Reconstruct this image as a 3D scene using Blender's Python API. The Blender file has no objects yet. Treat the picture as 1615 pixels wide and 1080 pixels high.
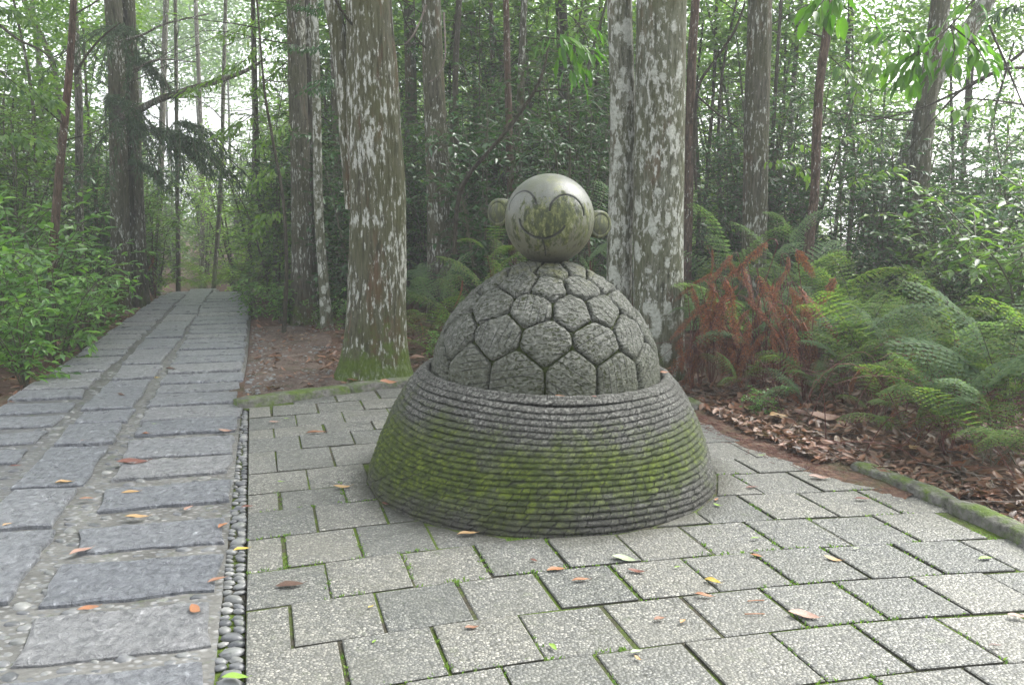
import bpy, math, random
import numpy as np
from mathutils import Vector, Matrix, Euler, noise as mn
R = math.radians
rnd = random.Random(7)
rng = np.random.default_rng(7)
S = bpy.context.scene
COL = S.collection

# ------------------------------------------------------------------ camera
F_PX, PITCH, CAM_H = 1360.0, R(9.6), 1.5
cam_d = bpy.data.cameras.new('camera')
cam_d.sensor_width = 36.0
cam_d.lens = 36.0 * F_PX / 1615.0
cam_d.clip_end = 300
cam = bpy.data.objects.new('camera', cam_d)
cam.location = (0, 0, CAM_H)
cam.rotation_euler = (R(90) - PITCH, 0, 0)
COL.objects.link(cam)
S.camera = cam
# ------------------------------------------------------------------ sky, sun, exposure
SUN_EL, SUN_ROT = R(50), R(58)
w = bpy.data.worlds.new('World'); S.world = w; w.use_nodes = True
wt = w.node_tree; wt.nodes.clear()
tcw = wt.nodes.new('ShaderNodeTexCoord'); spx = wt.nodes.new('ShaderNodeSeparateXYZ'); cbx = wt.nodes.new('ShaderNodeCombineXYZ'); mxz = wt.nodes.new('ShaderNodeMath'); mxz.operation = 'MAXIMUM'; mxz.inputs[1].default_value = .10
wt.links.new(tcw.outputs['Generated'], spx.inputs[0]); wt.links.new(spx.outputs[0], cbx.inputs[0]); wt.links.new(spx.outputs[1], cbx.inputs[1]); wt.links.new(spx.outputs[2], mxz.inputs[0]); wt.links.new(mxz.outputs[0], cbx.inputs[2])
sky = wt.nodes.new('ShaderNodeTexSky'); sky.sky_type = 'NISHITA'; sky.sun_disc = False
sky.sun_elevation = SUN_EL; sky.sun_rotation = SUN_ROT; sky.air_density = 1.0; sky.dust_density = 3.0
hs = wt.nodes.new('ShaderNodeHueSaturation'); hs.inputs['Saturation'].default_value = 0.22
bg = wt.nodes.new('ShaderNodeBackground'); bg.inputs['Strength'].default_value = 0.15
wo = wt.nodes.new('ShaderNodeOutputWorld')
wt.links.new(cbx.outputs[0], sky.inputs['Vector']); wt.links.new(sky.outputs[0], hs.inputs['Color']); wt.links.new(hs.outputs[0], bg.inputs[0]); wt.links.new(bg.outputs[0], wo.inputs[0])
sd = bpy.data.lights.new('sun', 'SUN'); sd.energy = 1.5; sd.angle = R(38); sd.color = (1.0, 0.98, 0.94)
so = bpy.data.objects.new('sun', sd); COL.objects.link(so)
# direction towards the sun for sky rotation (clockwise from +Y)
sv = Vector((math.sin(SUN_ROT) * math.cos(SUN_EL), math.cos(SUN_ROT) * math.cos(SUN_EL), math.sin(SUN_EL)))
so.rotation_euler = sv.to_track_quat('Z', 'Y').to_euler()
S.view_settings.view_transform = 'Standard'; S.view_settings.look = 'None'
S.view_settings.gamma = 1.0; S.view_settings.use_curve_mapping = False
S.view_settings.exposure = 1.9
S.render.engine = 'CYCLES'
S.cycles.use_denoising = True
S.cycles.max_bounces = 5; S.cycles.diffuse_bounces = 3; S.cycles.glossy_bounces = 2
S.cycles.transmission_bounces = 4; S.cycles.volume_bounces = 0; S.cycles.transparent_max_bounces = 4
S.cycles.caustics_reflective = False; S.cycles.caustics_refractive = False
S.cycles.sample_clamp_indirect = 6.0

# ------------------------------------------------------------------ measuring helpers
def ray(x, y):
    a = (x - 807.5) / F_PX; b = (540 - y) / F_PX
    return Vector((a, math.cos(PITCH) + b * math.sin(PITCH), -math.sin(PITCH) + b * math.cos(PITCH)))
def gp(x, y, z0=0.0):
    d = ray(x, y); t = (z0 - CAM_H) / d.z
    return Vector((d.x * t, d.y * t, z0))
def at(x, y, Y):
    d = ray(x, y); t = Y / d.y
    return Vector((d.x * t, Y, CAM_H + d.z * t))
def sm(t):
    t = np.clip(t, 0, 1); return t * t * (3 - 2 * t)
def terrain(x, y):
    """height of the forest floor"""
    x = np.asarray(x, float); y = np.asarray(y, float)
    h = -0.055 + 0 * x
    h = h - 0.9 * sm((y - 13.2) / 7.0)
    h = h - 1.9 * sm((x - 2.9 - 0.0 * y) / 6.5) * sm((y - 2) / 3)
    pathx = -1.9 - 0.27 * (y - 3.5) - 1.1          # middle of the path
    d = np.abs(x - pathx)
    h = h + 0.25 * sm((pathx - 1.3 - x) / 2.5)
    off = sm((d - 1.2) / 1.5) * sm((np.hypot(x - 0.3, y - 4.3) - 3.0) / 1.5)
    n = 0.06 * np.sin(1.3 * x + 0.7 * y) * np.cos(0.9 * y - 0.5 * x) + 0.035 * np.sin(3.1 * x - 2.2 * y + 1) * np.sin(2.7 * y + .4)
    h = h + off * n
    # litter banks: along the right side of the paving and behind the kerb
    rx = 2.25 - 0.42 * (y - 3.6)
    bank = sm((x - rx - 0.05) / 0.5) * sm((8.5 - y) / 2) * sm((y - 1) / 1) * sm((5 - x) / 1.5)
    h = h + 0.10 * bank
    kb = sm((y - (6.2 + 0.62 * (x + 1.95))) / 0.25) * sm((x + 2.6) / .7)
    h = h + 0.075 * kb * sm((12 - y) / 3)
    return h

# ------------------------------------------------------------------ mesh helpers
def mk(name, verts, faces, mat=None, parent=None, smooth=True, attrs=None, mats=None, fmat=None):
    verts = np.asarray(verts, np.float32).reshape(-1, 3)
    me = bpy.data.meshes.new(name)
    if isinstance(faces, np.ndarray):
        n, k = faces.shape
        me.vertices.add(len(verts)); me.vertices.foreach_set('co', verts.ravel())
        me.loops.add(n * k); me.loops.foreach_set('vertex_index', faces.astype(np.int32).ravel())
        me.polygons.add(n); me.polygons.foreach_set('loop_start', np.arange(0, n * k, k, dtype=np.int32))
    else:
        me.from_pydata([tuple(v) for v in verts.tolist()], [], faces)
    me.update(calc_edges=True)
    if smooth:
        me.polygons.foreach_set('use_smooth', np.ones(len(me.polygons), bool))
    if mats:
        for m in mats: me.materials.append(m)
        if fmat is not None: me.polygons.foreach_set('material_index', np.asarray(fmat, np.int32))
    elif mat: me.materials.append(mat)
    if attrs:
        for k, v in attrs.items():
            a = me.attributes.new(k, 'FLOAT', 'POINT'); a.data.foreach_set('value', np.asarray(v, np.float32))
    return link(name, me, parent)
def link(name, me, parent=None):
    o = bpy.data.objects.new(name, me); COL.objects.link(o)
    if parent: o.parent = parent
    return o
def empty(name, loc=(0, 0, 0), rot=(0, 0, 0), label=None, cat=None, group=None):
    o = bpy.data.objects.new(name, None); COL.objects.link(o)
    o.location = loc; o.rotation_euler = rot; o.empty_display_size = .1
    tag(o, label, cat, group); return o
def tag(o, label=None, cat=None, group=None, kind=None):
    if label: o['label'] = label
    if cat: o['category'] = cat
    if group: o['group'] = group
    if kind: o['kind'] = kind
    return o
def grid_faces(nu, nv, wrap_u=True):
    """quads for a grid stored v-major: index = j*nu + i"""
    i = np.arange(nu if wrap_u else nu - 1); j = np.arange(nv - 1)
    I, Jj = np.meshgrid(i, j); I2 = (I + 1) % nu
    return np.stack([Jj * nu + I, Jj * nu + I2, (Jj + 1) * nu + I2, (Jj + 1) * nu + I], -1).reshape(-1, 4)
def tube(pts, rad, seg=8, cap=True):
    pts = [Vector(p) for p in pts]; n = len(pts)
    V = []; up = Vector((0.13, 0.31, 0.94)).normalized()
    ref = None
    for k in range(n):
        t = (pts[min(k + 1, n - 1)] - pts[max(k - 1, 0)]).normalized()
        if ref is None:
            ref = t.orthogonal().normalized()
        ref = (ref - t * ref.dot(t)).normalized()
        b = t.cross(ref)
        for s in range(seg):
            a = 2 * math.pi * s / seg
            V.append(pts[k] + (ref * math.cos(a) + b * math.sin(a)) * rad[k])
    Fc = grid_faces(seg, n)
    return np.array([v[:] for v in V]), Fc
def join(parts):
    V = []; Fs = []; o = 0
    for v, f in parts:
        V.append(v); Fs.append(f + o); o += len(v)
    return np.concatenate(V), np.concatenate(Fs)
def smooth_poly(pts, n):
    """Catmull-Rom through pts (k x m) resampled to n"""
    P = np.asarray(pts, float); k = len(P)
    P = np.vstack([2 * P[0] - P[1], P, 2 * P[-1] - P[-2]])
    out = []
    for u in np.linspace(0, k - 1, n):
        i = min(int(u), k - 2); t = u - i
        a, b, c, d = P[i], P[i + 1], P[i + 2], P[i + 3]
        out.append(.5 * ((2 * b) + (c - a) * t + (2 * a - 5 * b + 4 * c - d) * t * t + (3 * b - a - 3 * c + d) * t ** 3))
    return np.array(out)
def prism(poly, z0, z1, bev=.004, rough=0.0, top_grid=False):
    """polygon slab with a chamfered, slightly uneven top"""
    P = np.array(poly); n = len(P); c = P.mean(0)
    L = np.linalg.norm(P - c, axis=1, keepdims=True)
    inn = c + (P - c) * (1 - bev * 1.4 / L)
    V = [(x, y, z0) for x, y in P] + [(x, y, z1 - bev * .8) for x, y in P] + [(x, y, z1) for x, y in inn]
    Fc = []
    for i in range(n):
        j = (i + 1) % n
        Fc.append((i, j, n + j, n + i)); Fc.append((n + i, n + j, 2 * n + j, 2 * n + i))
    Fc.append(tuple(range(2 * n, 3 * n)))
    return V, Fc
def clip_half(poly, nrm, d):
    """keep the side where nrm.p >= d"""
    out = []
    for i in range(len(poly)):
        a = np.array(poly[i]); b = np.array(poly[(i + 1) % len(poly)])
        da = a @ nrm - d; db = b @ nrm - d
        if da >= 0: out.append(tuple(a))
        if da * db < 0: out.append(tuple(a + (b - a) * da / (da - db)))
    return out
def inside(p, poly):
    x, y = p; c = False; n = len(poly); j = n - 1
    for i in range(n):
        if (poly[i][1] > y) != (poly[j][1] > y) and x < (poly[j][0] - poly[i][0]) * (y - poly[i][1]) / (poly[j][1] - poly[i][1]) + poly[i][0]:
            c = not c
        j = i
    return c

# ------------------------------------------------------------------ material helpers
class MT:
    def __init__(s, name):
        s.m = bpy.data.materials.new(name); s.m.use_nodes = True
        s.t = s.m.node_tree; s.t.nodes.clear()
        s.out = s.t.nodes.new('ShaderNodeOutputMaterial')
    def n(s, typ, **kw):
        nd = s.t.nodes.new('ShaderNode' + typ)
        for k, v in kw.items(): setattr(nd, k, v)
        return nd
    def put(s, sock, v):
        if v is None: return
        if isinstance(v, bpy.types.NodeSocket): s.t.links.new(v, sock)
        elif isinstance(v, (tuple, list)) and sock.type == 'RGBA' and len(v) == 3: sock.default_value = (*v, 1)
        else: sock.default_value = v
    def pos(s): return s.n('NewGeometry').outputs['Position']
    def obj(s): return s.n('TexCoord').outputs['Object']
    def island(s): return s.n('NewGeometry').outputs['Random Per Island']
    def orand(s): return s.n('ObjectInfo').outputs['Random']
    def attr(s, name): return s.n('Attribute', attribute_name=name).outputs['Fac']
    def map(s, v, scale=(1, 1, 1), loc=(0, 0, 0)):
        nd = s.n('Mapping'); s.put(nd.inputs['Vector'], v)
        s.put(nd.inputs['Scale'], scale); s.put(nd.inputs['Location'], loc); return nd.outputs[0]
    def noise(s, v, scale, detail=4, rough=.55, dist=0):
        nd = s.n('TexNoise'); s.put(nd.inputs['Vector'], v); s.put(nd.inputs['Scale'], scale)
        s.put(nd.inputs['Detail'], detail); s.put(nd.inputs['Roughness'], rough); s.put(nd.inputs['Distortion'], dist)
        return nd.outputs['Fac']
    def vor(s, v, scale, feature='F1', out='Distance', rand=1):
        nd = s.n('TexVoronoi', feature=feature); s.put(nd.inputs['Vector'], v); s.put(nd.inputs['Scale'], scale)
        s.put(nd.inputs['Randomness'], rand)
        return nd.outputs[out]
    def ramp(s, fac, stops, interp='LINEAR'):
        nd = s.n('ValToRGB'); cr = nd.color_ramp; cr.interpolation = interp
        while len(cr.elements) < len(stops): cr.elements.new(.5)
        for e, (p, c) in zip(cr.elements, stops):
            e.position = p; e.color = (*c, 1) if isinstance(c, tuple) else (c, c, c, 1)
        s.put(nd.inputs[0], fac); return nd.outputs[0]
    def mix(s, fac, a, b, mode='MIX'):
        nd = s.n('Mix', data_type='RGBA', blend_type=mode)
        s.put(nd.inputs['Factor'], fac); s.put(nd.inputs[6], a); s.put(nd.inputs[7], b)
        return nd.outputs[2]
    def math(s, op, a, b=None, c=None, clamp=False):
        nd = s.n('Math', operation=op, use_clamp=clamp)
        s.put(nd.inputs[0], a); s.put(nd.inputs[1], b); s.put(nd.inputs[2], c); return nd.outputs[0]
    def sep(s, v):
        nd = s.n('SeparateXYZ'); s.put(nd.inputs[0], v); return nd.outputs
    def bump(s, h, strength=.5, dist=.01, normal=None):
        nd = s.n('Bump'); s.put(nd.inputs['Height'], h); s.put(nd.inputs['Strength'], strength); s.put(nd.inputs['Distance'], dist)
        if normal: s.put(nd.inputs['Normal'], normal)
        return nd.outputs[0]
    def done(s, color, rough=.8, normal=None, spec=.4, coat=0, translucent=0, tcol=None):
        b = s.n('BsdfPrincipled')
        s.put(b.inputs['Base Color'], color); s.put(b.inputs['Roughness'], rough)
        s.put(b.inputs['Specular IOR Level'], spec)
        if coat: s.put(b.inputs['Coat Weight'], coat); s.put(b.inputs['Coat Roughness'], .2)
        if normal: s.put(b.inputs['Normal'], normal)
        sh = b.outputs[0]
        if translucent:
            tr = s.n('BsdfTranslucent'); s.put(tr.inputs[0], tcol if tcol is not None else color)
            mx = s.n('MixShader'); s.put(mx.inputs[0], translucent)
            s.t.links.new(sh, mx.inputs[1]); s.t.links.new(tr.outputs[0], mx.inputs[2]); sh = mx.outputs[0]
        s.t.links.new(sh, s.out.inputs['Surface']); return s.m

MOSS = [(0.0, (.025, .045, .006)), (.5, (.07, .115, .011)), (1.0, (.16, .23, .022))]

def m_paver():
    k = MT('exposed_aggregate'); p = k.map(k.pos(), (1, 1, .3))
    d = k.vor(p, 85); cell = k.vor(p, 85, out='Color')
    g = k.sep(cell)[0]
    col = k.ramp(g, [(0, (0.099, 0.102, 0.102)), (.35, (0.178, 0.181, 0.174)), (.7, (0.250, 0.250, 0.231)), (1, (0.378, 0.370, 0.341))])
    edge = k.ramp(k.vor(p, 85, 'DISTANCE_TO_EDGE'), [(0.03, 0.0), (.15, 1.0)])
    cem = k.mix(edge, (.05, .052, .046), col)
    dirt = k.ramp(k.noise(k.pos(), 3.2, 6, .65), [(.42, 0.0), (.62, 1.0)])
    c = k.mix(k.math('MULTIPLY', dirt, .38), cem, (.125, .125, .105))
    c = k.mix(k.ramp(k.noise(k.pos(), .9, 5, .6), [(.42, .30), (.6, 0.0)]), c, (.13, .13, .12))
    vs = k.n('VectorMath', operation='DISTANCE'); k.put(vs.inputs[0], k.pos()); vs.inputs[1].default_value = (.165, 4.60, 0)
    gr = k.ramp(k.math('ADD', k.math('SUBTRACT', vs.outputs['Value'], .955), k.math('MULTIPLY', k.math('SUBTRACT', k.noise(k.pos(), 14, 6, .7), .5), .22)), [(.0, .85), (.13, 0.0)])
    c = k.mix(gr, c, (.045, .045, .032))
    tone = k.ramp(k.orand(), [(0, (.76, .78, .77)), (.5, (.95, .95, .92)), (1, (1.08, 1.06, 1.0))])
    c = k.mix(1.0, c, tone, 'MULTIPLY')
    ms = k.ramp(k.noise(k.pos(), 7, 7, .7), [(.60, 0.0), (.72, 1.0)])
    c = k.mix(k.math('MULTIPLY', ms, .35), c, (.07, .10, .03))
    h = k.math('ADD', k.math('MULTIPLY', k.math('SUBTRACT', 1, d), .9), k.math('MULTIPLY', k.noise(k.pos(), 300, 2), .1))
    r = k.ramp(k.noise(k.pos(), 5, 3), [(.3, .42), (.7, .7)])
    return k.done(c, r, k.bump(h, .75, .006), .45)
def m_slab():
    k = MT('chiselled_slate'); P = k.pos()
    n1 = k.noise(k.map(P, (1.25, 1, 1)), 24, 8, .74, .7)
    n2 = k.noise(P, 4.5, 5, .6)
    n3 = k.noise(k.map(P, (1.3, 1, 1)), 70, 5, .65, .3)
    c = k.ramp(n1, [(.34, (0.089, 0.094, 0.102)), (.5, (0.257, 0.265, 0.281)), (.64, (0.462, 0.472, 0.493))])
    c = k.mix(k.ramp(n2, [(.4, 0.0), (.65, .5)]), c, (.17, .185, .195)); c = k.mix(k.ramp(k.vor(k.map(P, (1.2, .9, 1)), 30, 'SMOOTH_F1'), [(.25, 0.0), (.6, .35)]), c, (.42, .43, .45))
    c = k.mix(1.0, c, k.ramp(k.orand(), [(0, (.84, .86, .89)), (.5, (.97, .98, .99)), (1, (1.1, 1.08, 1.04))]), 'MULTIPLY')
    c = k.mix(k.ramp(k.noise(P, 11, 6, .7), [(.62, 0.0), (.74, .35)]), c, (.06, .085, .03))
    h = k.math('ADD', k.math('MULTIPLY', k.ramp(n1, [(.38, 0.0), (.62, 1.0)]), .5), k.math('ADD', k.math('MULTIPLY', n3, .45), k.math('MULTIPLY', k.vor(k.map(P, (1.2, .9, 1)), 30, 'SMOOTH_F1'), .7)))
    return k.done(c, k.ramp(n2, [(.35, .26), (.7, .46)]), k.bump(h, 1.0, .03), .6)
def m_mortar():
    k = MT('pebbled_mortar'); P = k.pos()
    n = k.noise(P, 40, 5); d = k.vor(k.map(P, (1, 1.5, 1)), 26)
    cc = k.vor(k.map(P, (1, 1.5, 1)), 26, out='Color')
    c = k.ramp(k.noise(P, 5, 5), [(.3, (0.070, 0.070, 0.064)), (.7, (0.140, 0.140, 0.130))])
    c2 = k.ramp(k.sep(cc)[0], [(0, (.08, .09, .10)), (1, (.28, .28, .27))])
    c = k.mix(k.ramp(d, [(.28, .75), (.42, 0.0)]), c, c2)
    c = k.mix(k.ramp(k.noise(P, 6, 5, .7), [(.58, 0.0), (.70, .75)]), c, (.05, .075, .02))
    h = k.math('ADD', k.math('MULTIPLY', k.math('SUBTRACT', 1, d), .8), k.math('MULTIPLY', n, .35))
    return k.done(c, .55, k.bump(h, .8, .012), .4)
def m_joint():
    k = MT('mossy_joint_soil'); P = k.pos()
    c = k.ramp(k.noise(P, 45, 5, .7), [(.3, (.026, .023, .017)), (.6, (.07, .064, .046))])
    c = k.mix(k.ramp(k.noise(P, 2.6, 6, .75), [(.42, 0.0), (.56, .9)]), c, k.ramp(k.noise(P, 80, 3), MOSS))
    return k.done(c, .95, k.bump(k.noise(P, 120, 4), .8, .01), .2)
def m_pebble():
    k = MT('river_pebble'); P = k.pos()
    c = k.ramp(k.orand(), [(0, (.07, .075, .08)), (.3, (.14, .145, .15)), (.6, (.20, .205, .20)), (.85, (.16, .165, .155)), (1, (.30, .30, .28))])
    c = k.mix(k.ramp(k.noise(P, 30, 5), [(.35, 0.0), (.7, .5)]), c, (.10, .105, .10))
    c = k.mix(k.ramp(k.noise(P, 9, 6, .7), [(.56, 0.0), (.70, .55)]), c, (.05, .075, .02))
    return k.done(c, .38, k.bump(k.noise(P, 90, 4), .4, .005), .5)
def m_soil():
    k = MT('forest_soil'); P = k.pos()
    c = k.ramp(k.noise(P, 9, 8, .7), [(.3, (.045, .026, .018)), (.55, (.11, .062, .043)), (.75, (.17, .105, .075))])
    speck = k.vor(P, 34, out='Color'); d = k.vor(P, 34)
    lv = k.ramp(k.sep(speck)[0], [(0, (.05, .03, .02)), (.4, (.15, .065, .03)), (.7, (.20, .12, .07)), (1, (.10, .09, .07))])
    c = k.mix(k.ramp(d, [(.2, .6), (.5, .1)]), c, lv)
    c = k.mix(k.ramp(k.noise(P, 1.7, 6, .7), [(.5, 0.0), (.66, .8)]), c, (.045, .06, .018))
    h = k.math('ADD', k.noise(P, 22, 6, .7), k.math('MULTIPLY', d, -.5))
    return k.done(c, .85, k.bump(h, .9, .03), .3)
def m_dirt():
    k = MT('bare_red_dirt'); P = k.pos()
    c = k.ramp(k.noise(P, 6, 8, .7), [(.3, (.07, .048, .037)), (.55, (.15, .11, .088)), (.75, (.25, .20, .165))])
    c = k.mix(k.ramp(k.vor(P, 42), [(.15, .7), (.32, 0.0)]), c, k.ramp(k.sep(k.vor(P, 42, out='Color'))[0], [(0, (.05, .035, .028)), (.6, (.20, .15, .12)), (1, (.30, .28, .25))]))
    c = k.mix(k.ramp(k.noise(P, 2.4, 6, .7), [(.55, 0.0), (.68, .7)]), c, (.06, .07, .03))
    return k.done(c, .8, k.bump(k.math('ADD', k.noise(P, 40, 6, .7), k.math('MULTIPLY', k.vor(P, 42), -.6)), 1.0, .03), .3)
def m_kerb():
    k = MT('mossy_kerb_stone'); P = k.pos()
    z = k.sep(k.n('NewGeometry').outputs['Normal'])[2]
    c = k.ramp(k.noise(P, 25, 6), [(.3, (.07, .068, .058)), (.7, (.19, .185, .165))])
    mk_ = k.math('ADD', k.noise(P, 7, 8, .75), k.math('MULTIPLY', z, .13))
    c = k.mix(k.ramp(mk_, [(.52, 0.0), (.70, .95)]), c, k.ramp(k.noise(P, 30, 5), MOSS))
    return k.done(c, .85, k.bump(k.noise(P, 50, 6), .8, .02), .3)
def m_basket():
    k = MT('mossy_rope_stone'); P = k.pos(); z = k.sep(P)[2]; x = k.sep(P)[0]
    n = k.noise(P, 75, 5, .7)
    c = k.ramp(n, [(.36, (0.027, 0.027, 0.024)), (.5, (0.101, 0.101, 0.089)), (.64, (0.284, 0.284, 0.257))])
    c = k.mix(k.ramp(k.noise(P, 5, 6, .65), [(.4, .0), (.68, .6)]), c, (.06, .062, .05))
    # moss belt: thick on the lower middle and to the left
    zz = k.math('MULTIPLY', k.math('ABSOLUTE', k.math('SUBTRACT', z, .22)), 1.15)
    xs = k.math('MULTIPLY', k.math('ADD', x, -.15), -.10)
    mm = k.math('ADD', k.math('SUBTRACT', k.math('ADD', k.noise(P, 4.2, 8, .72), xs), zz), k.math('MULTIPLY', k.math('SUBTRACT', n, .5), .45))
    mask = k.ramp(mm, [(.22, 0.0), (.34, .55), (.48, .96)])
    c = k.mix(mask, c, k.ramp(k.noise(P, 24, 6, .7), [(.32, (0.019, 0.030, 0.004)), (.5, (0.061, 0.091, 0.007)), (.68, (0.160, 0.213, 0.013))]))
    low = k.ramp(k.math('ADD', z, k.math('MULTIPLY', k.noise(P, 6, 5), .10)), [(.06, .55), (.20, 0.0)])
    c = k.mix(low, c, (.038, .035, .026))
    fr = k.math('FRACT', k.attr('cut'))
    line = k.ramp(k.math('ABSOLUTE', k.math('SUBTRACT', fr, .5)), [(.0, 0.0), (.03, .05), (.08, 1.0)])
    line = k.math('MAXIMUM', line, k.ramp(k.noise(P, 9, 3), [(.48, 0.0), (.72, .8)]))
    c = k.mix(k.math('MULTIPLY', k.math('SUBTRACT', 1, line), .6), c, (.02, .02, .016))
    h = k.math('ADD', k.math('MULTIPLY', line, 1.0), k.math('MULTIPLY', n, 1.3))
    return k.done(c, .8, k.bump(h, 1.0, .014), .35)
def m_plate():
    k = MT('pitted_shell_stone'); P = k.pos()
    n = k.noise(k.map(P, (1, 1, 1.6)), 42, 6, .65); pit = k.noise(k.map(P, (1, 1, 1.5)), 62, 3, .5, .3)
    c = k.ramp(n, [(.32, (0.046, 0.047, 0.044)), (.5, (0.150, 0.153, 0.146)), (.66, (0.325, 0.325, 0.309))])
    c = k.mix(k.ramp(k.noise(P, 4, 5), [(.35, .0), (.7, .55)]), c, (.085, .09, .08)); c = k.mix(.38, c, (.062, .07, .032))
    pm = k.ramp(pit, [(.40, 1.0), (.47, 0.0)])
    z = k.sep(P)[2]
    gm = k.ramp(k.math('ADD', k.noise(P, 3.1, 6, .7), k.math('MULTIPLY', k.math('SUBTRACT', 1.0, z), .10)), [(.42, .1), (.64, .95)])
    c = k.mix(k.math('MULTIPLY', pm, k.math('ADD', gm, .25), clamp=True), c, (.030, .038, .012))
    top = k.ramp(k.math('ADD', z, k.math('MULTIPLY', k.noise(P, 9, 6, .7), .22)), [(0.0, 0.0), (.5, 0.0)])
    tm = k.ramp(k.math('SUBTRACT', k.math('ADD', z, k.math('MULTIPLY', k.noise(P, 11, 7, .7), .5)), 1.0), [(.34, 0.0), (.44, .6)])
    c = k.mix(tm, c, k.ramp(k.noise(P, 60, 4), [(.3, (.05, .058, .012)), (.7, (.15, .155, .035))]))
    lowm = k.ramp(k.math('ADD', k.math('SUBTRACT', .95, z), k.math('MULTIPLY', k.noise(P, 7, 7, .7), .6)), [(.42, 0.0), (.75, .5)])
    c = k.mix(lowm, c, (.06, .068, .028))
    fr = k.math('FRACT', k.attr('cut'))
    line = k.ramp(k.math('ABSOLUTE', k.math('SUBTRACT', fr, .5)), [(0, 0.0), (.03, .05), (.085, 1.0)])
    gate = k.ramp(k.noise(P, 8, 2), [(.45, 1.0), (.56, .25)])
    ld = k.math('MULTIPLY', k.math('SUBTRACT', 1, line), gate)
    c = k.mix(k.math('MULTIPLY', ld, .8), c, (.02, .022, .018))
    h = k.math('SUBTRACT', k.math('ADD', k.math('MULTIPLY', n, 1.0), k.math('MULTIPLY', pm, -.9)), k.math('MULTIPLY', ld, .5))
    return k.done(c, .72, k.bump(h, 1.0, .014), .35)
def m_core():
    k = MT('mossy_shell_joint'); P = k.pos()
    c = k.ramp(k.noise(P, 30, 6, .7), [(.3, (.014, .018, .008)), (.6, (.045, .06, .014)), (.8, (.10, .12, .025))])
    return k.done(c, .95, k.bump(k.noise(P, 100, 4), .8, .01), .2)
def m_head(ear=False):
    k = MT('polished_granite_with_algae'); P = k.obj(); sx, sy, sz = k.sep(P)[0:3]
    fine = k.noise(P, 150, 3, .6)
    c = k.ramp(k.noise(P, 9, 6, .65), [(.3, (.072, .078, .065)), (.7, (.17, .178, .152))])
    c = k.mix(k.ramp(fine, [(.35, .6), (.6, 0.0)]), c, (.085, .09, .075))
    c = k.mix(k.ramp(k.noise(k.map(P, (1, 1, .6)), 14, 7, .72), [(.46, 0.0), (.66, .65)]), c, (.085, .095, .045))
    # vertical drip streaks
    drip = k.noise(k.map(P, (34, 34, 3.0)), 1.0, 6, .65)
    lowm = k.ramp(sz, [(.0, .0), (.5, .0)])
    zf = k.ramp(k.math('ADD', k.math('MULTIPLY', sz, -1), .10), [(.0, 0.0), (.16, 1.0)])
    c = k.mix(k.math('MULTIPLY', zf, .6), c, (.12, .118, .066))
    c = k.mix(k.math('MULTIPLY', k.ramp(drip, [(.53, 0.0), (.62, .9)]), zf), c, (.03, .035, .018))
    # algae patch in the middle of the face
    dx = k.math('ADD', sx, .0); dz = k.math('ADD', sz, .015)
    d2 = k.math('SQRT', k.math('ADD', k.math('MULTIPLY', k.math('MULTIPLY', dx, dx), .42), k.math('MULTIPLY', dz, dz)))
    pn = k.math('ADD', k.noise(k.map(P, (1, 1, .55)), 26, 8, .72), k.math('MULTIPLY', k.noise(k.map(P, (30, 30, 5)), 1.0, 5, .6), .35))
    am = k.math('SUBTRACT', k.math('ADD', pn, k.math('MULTIPLY', k.noise(P, 7, 4), .30)), k.math('MULTIPLY', d2, 2.5))
    patch = k.ramp(am, [(.50, 0.0), (.58, .92)] if not ear else [(.40, 0.0), (.70, .75)])
    gcol = k.ramp(k.noise(k.map(P, (1, 1, .5)), 40, 6, .7), [(.40, (.012, .018, .004)), (.50, (.038, .050, .009)), (.58, (.10, .115, .03)), (.68, (.22, .23, .13))])
    c = k.mix(patch, c, gcol)
    top = k.ramp(k.math('ADD', k.noise(P, 20, 7, .75), k.math('MULTIPLY', k.math('ABSOLUTE', k.math('ADD', sx, -.02)), -1.6)), [(.50, 0.0), (.6, .75)])
    c = k.mix(k.math('MULTIPLY', top, k.ramp(sz, [(.0, 0.0), (.08, 1.0)])), c, (.15, .16, .06))
    side = k.ramp(k.math('ADD', k.noise(k.map(P, (1, 1, .4)), 30, 7, .72), k.math('MULTIPLY', sx, .75)), [(.66, 0.0), (.76, .8)])
    c = k.mix(k.math('MULTIPLY', side, k.ramp(sz, [(.0, 1.0), (.07, 0.0)])), c, (.10, .115, .035))
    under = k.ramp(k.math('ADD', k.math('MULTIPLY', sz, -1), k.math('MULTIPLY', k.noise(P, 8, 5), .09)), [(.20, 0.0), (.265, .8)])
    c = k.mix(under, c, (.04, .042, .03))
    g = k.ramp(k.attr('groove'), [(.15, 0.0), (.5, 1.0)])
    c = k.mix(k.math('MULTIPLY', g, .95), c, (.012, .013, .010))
    rr = k.math('ADD', .40, k.math('MULTIPLY', patch, .45), clamp=True)
    return k.done(c, rr, k.bump(k.math('ADD', fine, k.math('MULTIPLY', patch, k.noise(P, 90, 4))), .45, .004), .5)
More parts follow.
